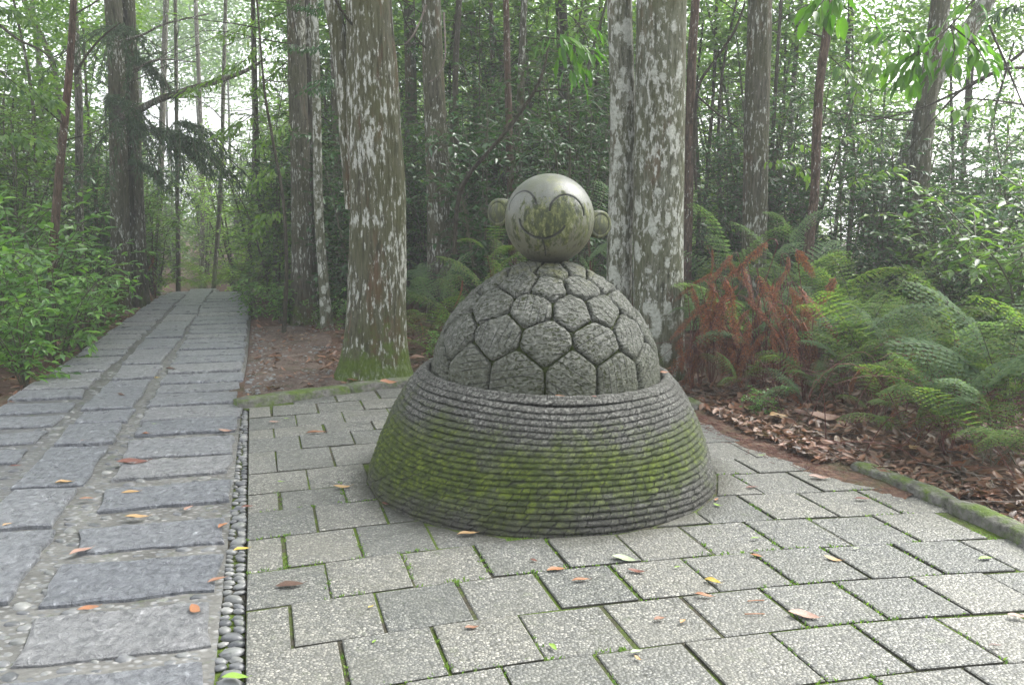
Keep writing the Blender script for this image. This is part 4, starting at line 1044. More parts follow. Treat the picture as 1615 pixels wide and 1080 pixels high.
for i, (px, py, Yq, s_) in enumerate([(218, 60, 36, 2.6), (300, 30, 44, 2.6), (360, 110, 42, 2.2), (410, 20, 36, 2.4), (262, 130, 44, 2.0)]):
    c_ = at(px, py, Yq); gb = float(terrain(c_.x, Yq)); hz_ = c_.z - gb
    rt = empty('distant_tree', (c_.x, Yq, gb - .1), label='hazy distant tree ' + where(px), cat='tree', group='hazy distant trees beyond the path')
    v, f = bgeo([(0, 0, 0), (rnd.uniform(-.3, .3), 0, hz_ * .5), (0, 0, hz_ + 1)], .11, .04, 7); mk('trunk', v, f, BARK_FAR, rt)
    for q in range(2):
        c = link('crown', CROWNS[(i + q) % 3], rt); c.location = (rnd.uniform(-1.5, 1.5), rnd.uniform(-1, 1), hz_ + q * 2.2); c.rotation_euler = (0, 0, i * 1.1 + q); c.scale = (s_ * .8, s_ * .8, s_ * .6)

# bare crossing branches
def bare_branch(label, runs, mat=BARK_DARK, name='bare_branch'):
    base = at(*runs[0][0][:3]); rt = empty(name, tuple(base), label=label, cat='branch')
    for r_ in runs:
        pts = [(at(px, py, Yq) - base)[:] for px, py, Yq, w_ in r_]
        P = smooth_poly([list(p) + [w_ / 2 / F_PX * Yq] for p, (px, py, Yq, w_) in zip(pts, r_)], len(r_) * 5)
        v, f = tube([Vector(p[:3]) for p in P], [max(.0015, p[3]) for p in P], 6); mk('branch', v, f, mat, rt)
bare_branch('dark slanting branch rising from the ferns to the upper right, left of the statue head',
            [[(716, 400, 8.8, 7), (722, 320, 8.7, 7), (738, 278, 8.6, 7), (770, 240, 8.5, 6), (812, 190, 8.4, 6), (845, 140, 8.3, 5), (860, 100, 8.3, 4), (866, 60, 8.3, 3)], [(843, 145, 8.3, 3), (872, 141, 8.2, 2.5), (905, 146, 8.1, 1.6)]])
bare_branch('thin black branch arching between the touching pair and the flecked trunk',
            [[(1098, 300, 8.6, 4), (1095, 230, 8.6, 5), (1101, 140, 8.5, 5), (1128, 95, 8.5, 4), (1158, 50, 8.4, 4), (1175, 5, 8.4, 3)], [(1098, 150, 8.5, 3), (1130, 178, 8.5, 3), (1168, 205, 8.5, 2)]])
bare_branch('spreading dark twigs reaching in from the right edge below the white sky gap',
            [[(1640, 60, 8.0, 5), (1590, 100, 8.2, 5), (1545, 128, 8.4, 4), (1500, 150, 8.6, 4), (1440, 175, 8.8, 3), (1350, 195, 9.0, 2)], [(1640, 108, 8.3, 5), (1580, 110, 8.3, 4), (1520, 140, 8.4, 4), (1480, 180, 8.5, 3), (1430, 240, 8.7, 2)],
             [(1640, 170, 8.3, 4), (1580, 160, 8.3, 3), (1520, 155, 8.5, 2)], [(1560, 40, 8.2, 4), (1590, 110, 8.3, 3), (1615, 170, 8.4, 2)]])
bare_branch('long pale twigs crossing above the misty end of the path',
            [[(188, 66, 11.5, 4), (225, 55, 11.3, 3.5), (260, 38, 11, 3), (330, 22, 11, 2)], [(195, 130, 11.5, 3), (240, 96, 11.2, 3), (310, 98, 11, 2)], [(255, 95, 11.2, 3), (262, 130, 11.1, 3), (275, 155, 11.2, 3)]], BARK_FAR)
bare_branch('white leafless twigs hanging in front of the flecked grey trunk',
            [[(672, 8, 9.2, 4), (664, 30, 9.2, 3), (652, 55, 9.1, 3), (640, 70, 9.1, 2)], [(700, 20, 9.2, 3), (702, 90, 9.1, 2.5), (690, 120, 9.1, 2), (676, 130, 9.1, 1.5)]], TWIG)
bare_branch('dark crooked branch at the upper left in front of the pale sky',
            [[(0, 40, 10.5, 5), (28, 62, 10.4, 4), (62, 78, 10.3, 3), (78, 92, 10.2, 2)], [(118, 120, 9.6, 4), (135, 90, 9.6, 4), (160, 60, 9.6, 3), (190, 36, 9.6, 2)]])
# ================================================================== FERNS
def frond_mesh(seed, L, W, mat, droop=.5, np_=20, dead=False, dens=11):
    """one fern frond: stalk, paired pinnae, each a comb of little leaflets. Grows along +X, up +Z"""
    r = np.random.default_rng(seed)
    n = np_ + 6; xs = []; p = np.array((0., 0., 0.)); ang = 1.15 if not dead else .75
    for q in range(n + 1):
        xs.append(p.copy()); ang -= (1.15 + droop) / n * (.4 + 1.1 * q / n) if not dead else (.42 if ang > -1.25 else r.uniform(-.1, .12))
        p = p + np.array((math.cos(ang), 0, math.sin(ang))) * L / n
    xs = np.array(xs)
    tv, tf = tube([Vector(p) for p in xs], [.0042 * (1 - q / (n + 1.5)) + .0008 for q in range(n + 1)], 4)
    B, D, Nn, LL, WW = [], [], [], [], []
    for q in range(5, n):
        t = (q - 5) / (n - 5); tg = xs[min(q + 1, n)] - xs[q]; tg /= np.linalg.norm(tg)
        wl = W * (math.sin(math.pi * min(1, .22 + .78 * (1 - t) ** .8)) ** .6 if t > .25 else .75 + t) * (1 - t) ** .35 * r.uniform(.88, 1.05)
        if wl < .02: continue
        for sg in (1, -1):
            side = np.array((0, sg, 0)); up = np.cross(tg, side) * sg
            pd = side * 1.0 + tg * .35 + np.array((0, 0, -.12 - (.9 if dead else .22) * r.uniform(.4, 1)))
            pd /= np.linalg.norm(pd)
            m = max(4, int(dens * wl / W)); pp = xs[q].copy()
            for s_ in range(m):
                u = s_ / m; pp = xs[q] + pd * wl * u + np.array((0, 0, -(.10 if not dead else .25) * wl * u * u))
                ll = wl * .21 * (1 - u * .72) * (1.0 if not dead else 1.7)
                perp = np.cross(pd, np.array((0, 0, 1.0))); perp /= (np.linalg.norm(perp) + 1e-6)
                for s2 in (1, -1):
                    B.append(pp); D.append(perp * s2 + pd * .45 + (np.array((0, 0, r.uniform(-.9, -.1))) if dead else np.array((0, 0, r.uniform(-.15, .12)))))
                    Nn.append(np.array((0, 0, 1.0)) + r.normal(0, .15, 3)); LL.append(ll); WW.append(max(.005, wl / m * (.95 if not dead else 1.2)))
            B.append(pp); D.append(pd); Nn.append(np.array((0, 0, 1.0))); LL.append(wl * .16); WW.append(.006)
    lg = leaves(np.array(B), np.array(D), np.array(Nn), np.array(LL), np.array(WW), False, .1, .05)
    return two_mat_mesh('frond', lg, (tv, tf), mat, STEM_R if dead else STEM)
FR_G = [frond_mesh(i, .95, .24, FERN_G, .05 + .22 * i, 13, False, 9) for i in range(4)]
FR_B = [frond_mesh(10 + i, 1.0, .27, FERN_B, .2 + .25 * i, 14, False, 9) for i in range(3)]
FR_R = [frond_mesh(20 + i, .85, .125, FERN_R, 1.6 + .25 * i, 20, True, 8) for i in range(4)]
def gz(x, y): return float(terrain(x, y))
def fern(x, y, size, n, pool, label, group=None, lift=0.0, toward=None, name='fern', stalk=True):
    z = gz(x, y); r = rnd
    rt = empty(name, (x, y, z - .02), label=label, cat='fern', group=group)
    for q in range(n):
        a = 2 * math.pi * (q + r.uniform(-.3, .3)) / n if toward is None else toward + r.uniform(-1.2, 1.2)
        f = link('frond', r.choice(pool), rt)
        s_ = size * r.uniform(.5, 1.08); f.scale = (s_,) * 3
        dead = pool is FR_R; zz = lift * (r.uniform(.25, 1.12) if dead else r.uniform(.5, 1.1))
        f.location = (0.04 * math.cos(a), .04 * math.sin(a), zz) if not dead else (r.uniform(-.22, .22), r.uniform(-.15, .2), zz); f.rotation_euler = (r.uniform(-.5, .5) * (1.5 if dead else 1), r.uniform(-.55, .3) * (1.4 if dead else 1), a)
        if zz > .15 and stalk:
            v, g_ = bgeo([(0, 0, 0), (r.uniform(-.05, .05), r.uniform(-.05, .05), zz * .5), tuple(f.location)], .004, .003, 4)
            mk('stalk', v, g_, STEM_R, rt)
    return rt
# named, placed ferns : (px, py of the crown, depth, size, fronds, pool, lift, label)
def fern_at(px, Yd, size, n, pool, lift, label, toward=None, group=None):
    p = at(px, 400, Yd); return fern(p.x, Yd, size, n, pool, label, group, lift, toward)
FN = [
 (1105, 7.0, .75, 7, FR_B, .45, 'bluish fern tuft tight against the right side of the thick pale tree'),
 (1150, 8.0, .85, 7, FR_B, .7, 'pale arching ferns just left of the straight flecked trunk'),
 (1235, 7.7, .95, 8, FR_B, .95, 'tall arching pale fern in front of the straight flecked trunk'),
 (1300, 7.4, .95, 8, FR_G, .6, 'bright green fern at the foot of the crooked reddish slim tree'),
 (1355, 7.2, .9, 8, FR_G, .5, 'bright green fern between the crooked slim tree and the pale leaning trunk'),
 (1400, 6.6, .85, 8, FR_B, .4, 'bluish fern in front of the dark trunk with the white collar'),
 (1470, 6.4, .9, 8, FR_G, .35, 'green fern right of the dark trunk with the white collar'),
 (1550, 6.0, .9, 8, FR_G, .3, 'wide green fern near the right edge below the bushes'),
 (1625, 5.4, .95, 8, FR_G, .25, 'large green fern cut by the right edge of the photo'),
 (1440, 5.7, .75, 7, FR_G, .18, 'green fern low above the leaf litter at right centre'),
 (1560, 4.95, .7, 7, FR_G, .12, 'green fern hanging over the litter near the mossy kerb'),
 (1640, 4.5, .7, 7, FR_G, .1, 'lowest green fern at the right edge over the leaf litter'),
 (1480, 5.15, .8, 8, FR_G, .22, 'green fern standing at the litter edge above the mossy kerb'),
 (1530, 5.4, .9, 8, FR_G, .35, 'tall green fern behind the rusty fronds near the mossy kerb'),
 (1600, 5.0, .9, 8, FR_B, .35, 'pale green fern with drooping fronds near the right edge'),
 (1390, 5.9, .85, 8, FR_G, .3, 'green fern at the middle of the right litter bank'),
 (1345, 6.0, .7, 6, FR_B, .35, 'pale fern arching over the middle of the right litter bank'),
 (1300, 5.95, .6, 5, FR_G, .15, 'green fern low right of the red curtain over the litter'),
 (1405, 5.35, .6, 7, FR_G, .14, 'small fern on the litter behind the start of the mossy kerb'),
 (1465, 4.85, .55, 7, FR_G, .12, 'small fern on the litter directly behind the mossy kerb'),
 (1590, 4.35, .6, 7, FR_G, .14, 'small fern over the mossy kerb near the right edge'),
 (1285, 5.85, .5, 6, FR_B, .12, 'small pale fern on the litter below the red curtain'),
 (1180, 6.2, .5, 6, FR_G, .12, 'small fern at the foot of the red curtain'),
 (1520, 4.75, .7, 8, FR_B, .28, 'pale fern leaning out toward the mossy kerb'),
 (1700, 4.6, .95, 8, FR_G, .3, 'big green fern just outside the right edge'),
 (1340, 6.3, .75, 7, FR_G, .2, 'green fern behind the red dead fronds, beside the litter bank'),
 (1220, 7.1, .7, 6, FR_G, .3, 'dark green fern under the hanging red fronds'),
 (1310, 6.6, .7, 6, FR_G, .3, 'green fern just right of the hanging red fronds'),
 (690, 9.0, .85, 8, FR_B, .35, 'pale drooping fern clump at the foot of the flecked grey trunk'),
 (735, 8.4, .85, 8, FR_G, .30, 'green fern clump left of the statue shell'),
 (665, 8.2, .7, 7, FR_G, .15, 'green fern right beside the big mossy tree'),
 (700, 7.7, .65, 7, FR_G, .05, 'low dark fern between the big mossy tree and the statue'),
 (775, 7.9, .75, 7, FR_G, .95, 'tall bright fern arching beside the statue left ear'),
 (930, 7.8, .8, 5, FR_B, 1.15, 'tall pale fern arching above the right side of the statue head'),
 (650, 9.5, .7, 7, FR_B, .25, 'pale fern behind the right edge of the big mossy tree'),
 (405, 13.6, .9, 7, FR_G, .1, 'misty fern just beyond the right side of the path end'),
 (330, 15.5, .9, 7, FR_G, .1, 'misty fern beyond the middle of the path end'),
 (300, 17, 1.0, 7, FR_G, .2, 'misty fern beyond the left side of the path end'),
 (375, 16, 1.0, 7, FR_G, .3, 'tall misty fern behind the right side of the path end'),
]
for px, Yd, sz, n, pool, lift, lab in FN: fern_at(px, Yd, sz, n, pool, lift, lab)
RN = [
 (1112, 6.55, .7, 7, .75, 'dead red fern fronds hanging next to the thick pale tree'),
 (1150, 6.6, .8, 8, .95, 'large curtain of dead red fronds left in the fern bank'),
 (1195, 6.5, .8, 9, 1.05, 'tallest curtain of dead red fronds in the fern bank'),
 (1240, 6.3, .75, 8, .90, 'dead red fronds at the right end of the red curtain'),
 (1280, 6.1, .6, 7, .65, 'low reddish dead fronds right of the red curtain'),
 (1130, 6.55, .7, 7, .85, 'dense dead red fronds drooping beside the thick pale tree'),
 (1175, 6.45, .7, 7, .70, 'front curtain of dull red hanging fronds above the litter'),
 (1210, 6.4, .75, 8, .90, 'dull red hanging fronds in the middle of the red curtain'),
 (1265, 6.5, .75, 8, 1.0, 'rusty hanging fronds at the far end of the red curtain'),
 (1100, 6.5, .7, 7, .95, 'rusty fronds hanging in front of the thick pale tree foot'),
 (1400, 5.5, .5, 5, .45, 'rusty dead fronds above the middle of the right litter'),
 (1163, 7.0, .42, 3, 1.32, 'two bright orange dead fronds standing up above the ferns'),
 (1450, 6.0, .4, 3, .62, 'bright orange dead frond in front of the collared dark trunk'),
 (1560, 5.6, .45, 3, .55, 'orange brown dead frond at the right in the green ferns'),
 (1480, 5.1, .5, 5, .15, 'rusty dead fronds lying above the right hand litter'),
 (1590, 4.6, .5, 5, .12, 'rusty dead fronds at the right edge above the mossy kerb'),
 (1300, 5.9, .5, 5, .18, 'dull red dead fronds low behind the litter bank'),
 (755, 8.3, .6, 6, .75, 'dark red dead fronds hanging below the tall fern left of the statue head'),
 (790, 8.0, .6, 6, .85, 'dark red dead fronds hanging behind the statue left ear'),
 (650, 8.9, .5, 4, .25, 'small red dead fronds beside the big mossy tree'),
 (930, 7.6, .4, 4, .55, 'orange dead frond between the statue head and the pale trees'),
 (240, 13.0, .5, 4, .95, 'red dead fronds hanging beside the dark double trunk'),
]
for px, Yd, sz, n, lift, lab in RN:
    fern_at(px, Yd, sz, n, FR_R, lift, lab)
# further ferns filling the bank on the right and centre
for _ in range(46):
    Yd = rnd.uniform(6.6, 12); px = rnd.uniform(1090, 1700)
    p = at(px, 400, Yd)
    if p.x < 1.7 - .1 * (Yd - 7): continue
    fern(p.x, Yd, rnd.uniform(.75, 1.05), rnd.randint(5, 7), rnd.choice((FR_G, FR_B, FR_G)), ('nearer ' if Yd < 8 else ('' if Yd < 10 else 'farther ')) + 'fern on the shaded bank ' + where(px), 'ferns on the right bank', rnd.uniform(.1, .5))
for _ in range(16):
    Yd = rnd.uniform(9.5, 14); px = rnd.uniform(560, 960); p = at(px, 400, Yd)
    fern(p.x, Yd, rnd.uniform(.7, 1.0), 6, rnd.choice((FR_G, FR_B)), ('' if Yd < 12 else 'farther ') + 'fern on the forest floor ' + where(px), 'ferns behind the statue', rnd.uniform(.05, .35))

# ================================================================== BUSHES
B_NEAR = []
for i in range(4):
    B_NEAR.append(shrub_geo(100 + i, 1.15, .70, 9, 7, .115, .046, True, .2, False, .42, .12, .5))
B_MESH = []
for lg, sg in B_NEAR:
    a_ = mk('foliage', lg[0], lg[1], LF_BUSH, smooth=False); b_ = mk('stems', sg[0], sg[1], STEM)
    B_MESH.append((a_.data, b_.data)); bpy.data.objects.remove(a_); bpy.data.objects.remove(b_)
def bush(x, y, s_, label, v=None, group=None, lean=(0, 0)):
    rt = empty('leafy_bush', (x, y, gz(x, y) - .03), (lean[0], lean[1], rnd.uniform(0, 6.28)), label=label, cat='bush', group=group)
    fm, sm2 = B_MESH[v if v is not None else rnd.randrange(4)]
    link('foliage', fm, rt); link('stems', sm2, rt); rt.scale = (s_,) * 3; return rt
BL = [(20, 7.0, .78, 'fresh green glossy bush at the left edge, nearest the path'),
      (75, 7.9, .85, 'fresh green glossy bush second from the left edge beside the path'),
      (120, 8.7, .8, 'bush with pale new leaves overhanging the left side of the path'),
      (150, 9.8, .85, 'bush in front of the dark double trunk beside the path'),
      (0, 8.4, 1.05, 'tall green bush behind the nearest one at the left edge'),
      (50, 9.4, 1.2, 'tall green bush at left below the slanting trunk'),
      (100, 10.5, 1.2, 'dense green bush between the slanting trunk and the double trunk'),
      (-50, 7.6, 1.1, 'bush mostly outside the left edge of the photo'),
      (-30, 10.2, 1.5, 'big bush at the far left behind the fresh green ones'),
      (30, 11.8, 1.6, 'large shadowed bush at left behind the slanting trunk')]
for px, Yd, s_, lab in BL:
    p = at(px, 400, Yd); bush(p.x, Yd, s_, lab)
for px, Yd, s_, lab in ((400, 10.9, .5, 'small glossy bush at the end of the dirt patch right of the path'), (440, 10.5, .55, 'small yellow green bush beside the shaggy twin trunk'),
                        (505, 9.9, .3, 'tiny leafy seedling in the litter by the slim blotched trunk'), (690, 7.5, .32, 'small broad leaved seedling beside the statue and the big tree'),
                        (740, 7.4, .3, 'small bright seedling just left of the shell'), (1215, 5.75, .22, 'tiny green seedling on the leaf litter right of the statue'),
                        (540, 9.4, .35, 'small seedling at the left foot of the big mossy tree'), (780, 7.6, .5, 'bright leafy sprigs under the statue left ear')):
    p = at(px, 400, Yd); bush(p.x, Yd, s_, lab)
# ---- understorey saplings, shared variants
V_S = []
for i, (H, spr, nst, nbr, ll, lw, tier, bl, mat) in enumerate([
    (3.4, 1.0, 6, 28, .125, .055, True, .75, LF_MID), (4.8, 1.3, 6, 34, .135, .058, True, .9, LF_MID), (2.4, 1.0, 8, 22, .09, .04, False, .6, LF_DARK),
    (6.2, 1.5, 5, 44, .14, .06, True, 1.0, LF_YEL), (4.0, 1.2, 7, 30, .11, .046, False, .7, LF_DARK), (1.5, .8, 10, 14, .085, .038, False, .5, LF_MID), (6.6, 1.7, 5, 44, .15, .06, True, 1.0, LF_MID),
    (4.4, 1.2, 6, 40, .10, .045, True, .8, LF_LIME)]):
    lg, sg = shrub_geo(200 + i, H, spr, nst, nbr, ll, lw, False, .2, tier, bl, .12, .62)
    V_S.append((H, two_mat_mesh('sapling', lg, sg, mat, STEM)))
def blocked(x, y):
    pr = path_right(y)
    if y < 14.5 and path_left(y) - .5 < x < pr + .9: return True
    if y < 8.6 and -3 < x < 2.6: return True
    if 14.5 <= y < 19 and -5.6 < x < -3.8: return True
    return False
GL = {'near': ('leafy sapling growing between the trunks of the wood', 'saplings between the trunks'),
      'far': ('hazy green sapling deep in the wood', 'saplings deep in the wood')}
def dens(px):
    # relative height allowed / density by direction: pale sky stays open upper left and upper right
    if px < 160: return .55
    if px < 430: return .5
    if px < 1000: return 1.0
    if px < 1250: return .75
    return .5
cnt = 0
for _ in range(310):
    Yd = 9.5 + 27 * rnd.random() ** .85
    px = rnd.uniform(-180, 1800)
    p = at(px, 400, Yd); x = p.x
    if blocked(x, Yd): continue
    if Yd < 12 and 560 < px < 1000 and rnd.random() < .6: continue
    if 225 < px < 420 and (Yd < 22 or rnd.random() < .75): continue
    vi = rnd.choice(range(8) if Yd > 11 else [2, 5, 4, 0]); H, me = V_S[vi]
    dn = dens(px)
    if rnd.random() > .45 + .55 * dn: continue
    s_ = rnd.uniform(.7, 1.15)
    if dn < .6: s_ *= .72
    if Yd > 22: s_ *= 1.35
    k_ = 'near' if Yd < 17 else 'far'
    o = link('sapling', me); o.location = (x, Yd, gz(x, Yd) - .05); o.rotation_euler = (rnd.uniform(-.1, .1), rnd.uniform(-.1, .1), rnd.uniform(0, 6.28)); o.scale = (s_, s_, s_ * rnd.uniform(.9, 1.15))
    look = ('mid green sapling', 'tall mid green sapling', 'low dark leaved sapling', 'tall yellow green sapling', 'dark leaved sapling', 'knee high green sapling', 'very tall green sapling', 'yellow green sapling')[vi]
    near = 'nearer ' if Yd < 15 else ('' if Yd < 22 else 'distant ')
    tag(o, near + look + ' ' + where(px), 'sapling', near + look + 's ' + where(px)); cnt += 1
    if cnt > 285: break
print('saplings', cnt)
# thick low bushes right behind the ferns on the right and above the left bushes
for i, (px, Yd, vi, s_) in enumerate([(1180, 10.5, 2, 1.0), (1260, 10.0, 4, .8), (1330, 9.6, 2, .95), (1400, 9.9, 4, .75), (1480, 9.0, 2, .95), (1540, 8.4, 5, 1.3), (1600, 8.0, 2, .95), (1570, 9.6, 4, .8), (1650, 8.8, 4, .8), (1500, 10.6, 2, 1.1), (1100, 10.0, 2, .9), (1420, 11, 2, 1.2),
                                       (1610, 6.9, 5, 1.1), (1660, 6.4, 5, 1.2)]):
    p = at(px, 400, Yd); o = link('understorey_bush', V_S[vi][1]); o.location = (p.x, Yd, gz(p.x, Yd) - .05); o.rotation_euler = (0, 0, i * 1.3); o.scale = (s_,) * 3
    tag(o, ('dark leaved bush ' if vi in (2, 4) else 'low green bush ') + ('near the ferns ' if Yd < 9.5 else 'beyond the ferns ') + where(px), 'bush', 'dense bushes behind the ferns')
for i, (px, Yd, vi, s_) in enumerate([(20, 11, 0, .85), (-20, 12.5, 1, .8), (70, 13, 0, .95), (150, 13.5, 2, 1.1), (120, 15, 1, .8), (240, 14.2, 5, 1.2), (225, 15.5, 0, .8), (430, 12.5, 0, .8), (520, 12, 2, 1.0), (455, 13.5, 1, .8), (410, 15, 7, .9), (540, 14, 1, .9), (370, 18.5, 7, .9), (640, 12.5, 0, .9), (600, 13, 1, .8), (760, 12, 4, .8), (860, 12.6, 0, .8), (940, 12, 4, .9)]):
    p = at(px, 400, Yd); o = link('understorey_bush', V_S[vi][1]); o.location = (p.x, Yd, gz(p.x, Yd) - .05); o.rotation_euler = (0, 0, i * 1.7); o.scale = (s_,) * 3
    tag(o, {0: 'leafy green', 1: 'tall leafy green', 2: 'dark leaved', 4: 'thin dark leaved', 5: 'low green', 7: 'lime green'}[vi] + ' undergrowth bush ' + where(px), 'bush', 'undergrowth bushes between the trunks')
# far wood: one mass of foliage that nobody could count
n = 30000
th_ = rng.uniform(-.95, .95, n); dist = rng.uniform(30, 58, n)
fx = np.sin(th_) * dist; fy = np.cos(th_) * dist
hmax = 7.0 + 2.0 * np.sin(th_ * 9 + 1) + 1.5 * np.sin(th_ * 23) + np.where((th_ > -.16) & (th_ < .22), 3.0, 0) + np.where(th_ < -.3, -1.5, 0) - np.where((th_ > -.44) & (th_ < -.24), 4.8, 0)
fz = terrain(fx, fy) + rng.uniform(0, 1, n) ** 1.1 * np.maximum(hmax, 2)
cl = rng.integers(0, 2600, n); cp = np.stack([rng.permutation(fx)[:2600], rng.permutation(fy)[:2600]], -1)
idx = rng.integers(0, n, 2600); C3 = np.stack([fx, fy, fz], -1)[idx]
Pf = C3[cl] + rng.normal(0, 1, (n, 3)) * np.array((.9, .9, .55))
lv_, lf_ = leaves(Pf, rng.normal(0, 1, (n, 3)), rng.normal(0, .6, (n, 3)) + np.array((0, 0, 1)), rng.uniform(.2, .42, n), rng.uniform(.10, .2, n))
o = mk('far_wood', lv_, lf_, LF_MID, smooth=False); tag(o, 'hazy mass of distant tree foliage behind all the trunks', None, None, 'stuff')

# ---- overhanging leafy branches near the camera
def spray(label, runs, mat, ll, lw, seed, cat='branch', dens_=1.0, fall=.5):
    r = np.random.default_rng(seed); base = at(*runs[0][0][:3]); b_ = np.array(base[:])
    rt = empty('leafy_branch', tuple(base), label=label, cat=cat); tb = []; B, D, N_, L_ = [], [], [], []
    for run in runs:
        P = smooth_poly([list(at(px, py, Yq)[:]) for px, py, Yq in run], len(run) * 6) - b_
        tb.append(tube([Vector(p) for p in P], np.linspace(.006, .002, len(P)), 5))
        for q in range(3, len(P)):
            tg = P[q] - P[q - 1]; tg /= np.linalg.norm(tg)
            for _ in range(int(3 * dens_)):
                a = r.uniform(0, 6.28); sd = np.array((math.cos(a), math.sin(a), r.uniform(-.3, .3)))
                tw = r.uniform(.02, .12); B.append(P[q] + sd * tw)
                D.append(sd * .7 + tg * .5 + np.array((0, 0, -fall * r.uniform(.4, 1.6)))); N_.append(sd * .3 + np.array((0, 0, .8)) + r.normal(0, .3, 3)); L_.append(ll * r.uniform(.6, 1.15))
    L_ = np.array(L_); v, f = leaves(np.array(B), np.array(D), np.array(N_), L_, L_ * lw / ll, True, .15, .12); mk('foliage', v, f, mat, rt, smooth=False)
    v, f = join(tb); mk('twigs', v, f, BARK_DARK, rt)
spray('sunlit cluster of long bright green leaves hanging above the statue head', [[(862, 60, 6.2), (880, 62, 6.1), (905, 72, 6.1), (925, 85, 6.1)], [(880, 20, 6.2), (884, 60, 6.1), (900, 100, 6.1), (905, 125, 6.05)], [(905, 30, 6.2), (925, 60, 6.1), (928, 100, 6.1)]], LF_BIG, .15, .04, 1, dens_=.5, fall=.9)
spray('broad leafy branch hanging into the picture near the upper right corner', [[(1560, -30, 5.6), (1500, 40, 5.5), (1450, 80, 5.4), (1410, 105, 5.4)], [(1500, 40, 5.5), (1505, 80, 5.4), (1490, 120, 5.4)], [(1450, 80, 5.4), (1440, 110, 5.4), (1428, 130, 5.4)], [(1500, 40, 5.5), (1540, 75, 5.4), (1560, 110, 5.4)], [(1450, 75, 5.4), (1430, 50, 5.4), (1395, 60, 5.4)]], LF_BIG, .12, .045, 2, dens_=.7, fall=.6)
spray('few large bright leaves at the top edge left of the upper right branch', [[(1330, -50, 5.2), (1310, -15, 5.2), (1290, 12, 5.2), (1278, 28, 5.2)], [(1310, -15, 5.2), (1330, 10, 5.2), (1345, 20, 5.2)]], LF_BIG, .14, .06, 3, dens_=.5, fall=.8)
spray('airy twig of small leaves hanging left of the dark trunk with the white collar', [[(1380, 20, 7.6), (1385, 80, 7.5), (1372, 120, 7.5)], [(1310, 90, 7.8), (1340, 120, 7.7), (1360, 150, 7.6)], [(1560, 150, 7), (1530, 170, 7), (1500, 175, 7)]], LF_MID, .09, .04, 4, dens_=1.0, fall=.5)
spray('feathery dark green twigs hanging left of the big mossy tree', [[(535, 60, 8.4), (510, 75, 8.3), (480, 78, 8.3), (450, 72, 8.2)], [(540, 120, 8.4), (510, 130, 8.3), (490, 145, 8.3)], [(530, 0, 8.4), (500, 15, 8.3), (470, 10, 8.3)]], LF_DARK, .055, .02, 5, dens_=3.2, fall=.5)
spray('dotted small leaved twigs above the misty path', [[(420, 60, 10.6), (380, 100, 10.5), (330, 130, 10.4), (290, 150, 10.3)], [(450, 20, 10.6), (400, 40, 10.5), (350, 60, 10.4)], [(400, 180, 10.5), (370, 200, 10.4), (345, 215, 10.3)], [(460, 90, 10.7), (430, 120, 10.6), (400, 150, 10.5)]], LF_YEL, .08, .034, 6, dens_=2.4, fall=.4)
spray('small leaved twigs hanging between the misty path and the shaggy trunk', [[(455, 190, 10.2), (425, 215, 10.1), (395, 240, 10.1)], [(450, 260, 10.2), (420, 275, 10.1), (400, 300, 10.1)], [(440, 330, 10.1), (415, 345, 10.1), (400, 370, 10.0)]], LF_YEL, .075, .033, 7, dens_=2.6, fall=.4)
spray('leafy twigs at the upper left corner against the pale sky', [[(-30, 120, 9), (20, 130, 9), (60, 150, 9), (90, 165, 9)], [(-30, 20, 9.5), (10, 15, 9.5), (50, 35, 9.5)], [(-20, 220, 8.5), (30, 215, 8.5), (70, 235, 8.5)]], LF_MID, .085, .036, 8, dens_=2.8, fall=.4)
spray('leafy twigs spreading at the right edge under the white sky gap', [[(1650, 250, 8), (1600, 262, 8), (1560, 290, 8)], [(1650, 20, 8), (1600, 10, 8), (1560, 30, 8.1)], [(1650, 330, 7.5), (1600, 320, 7.5), (1555, 340, 7.5)]], LF_DARK, .075, .032, 9, dens_=2.6, fall=.4)
spray('dotted bright leaves in front of the crooked reddish slim tree', [[(1240, 215, 8.6), (1290, 235, 8.5), (1340, 215, 8.5), (1390, 235, 8.5)], [(1210, 255, 8.8), (1250, 260, 8.7), (1300, 290, 8.6)], [(1330, 290, 8.6), (1370, 280, 8.6), (1420, 260, 8.6)]], LF_YEL, .075, .034, 10, dens_=1.4, fall=.5)

# ================================================================== LITTER AND FALLEN LEAVES
def curled_leaf_mesh(seed):
    r = np.random.default_rng(seed); n = 7; V = []; w_ = r.uniform(.30, .46); cu = r.uniform(-.25, .35); cup = r.uniform(.1, .5)
    for i in range(n):
        t = i / (n - 1); hw = .5 * w_ * math.sin(math.pi * min(.999, max(.001, t)) ** .85) ** .8 + (.006 if t in (0, 1) else 0)
        for j in (-1, -.5, 0, .5, 1):
            V.append((t - .5, hw * j + .03 * math.sin(5 * t + seed), cu * (t - .5) ** 2 + cup * hw * j * j * (1 + .4 * math.sin(7 * t)) + r.normal() * .006))
    Fc = grid_faces(5, n, False)
    v, f = tube([Vector((.49, 0, .02 + cu * .25)), Vector((.62, .02, .05 + cu * .3))], [.012, .008], 4)
    V, Fc = join([(np.array(V), Fc), (v, f)])
    V[:, 2] -= V[:, 2].min(); return V, Fc
LV = [curled_leaf_mesh(i) for i in range(8)]
edge_y = [p[1] for p in edgeR[::-1]]; edge_x = [p[0] for p in edgeR[::-1]]
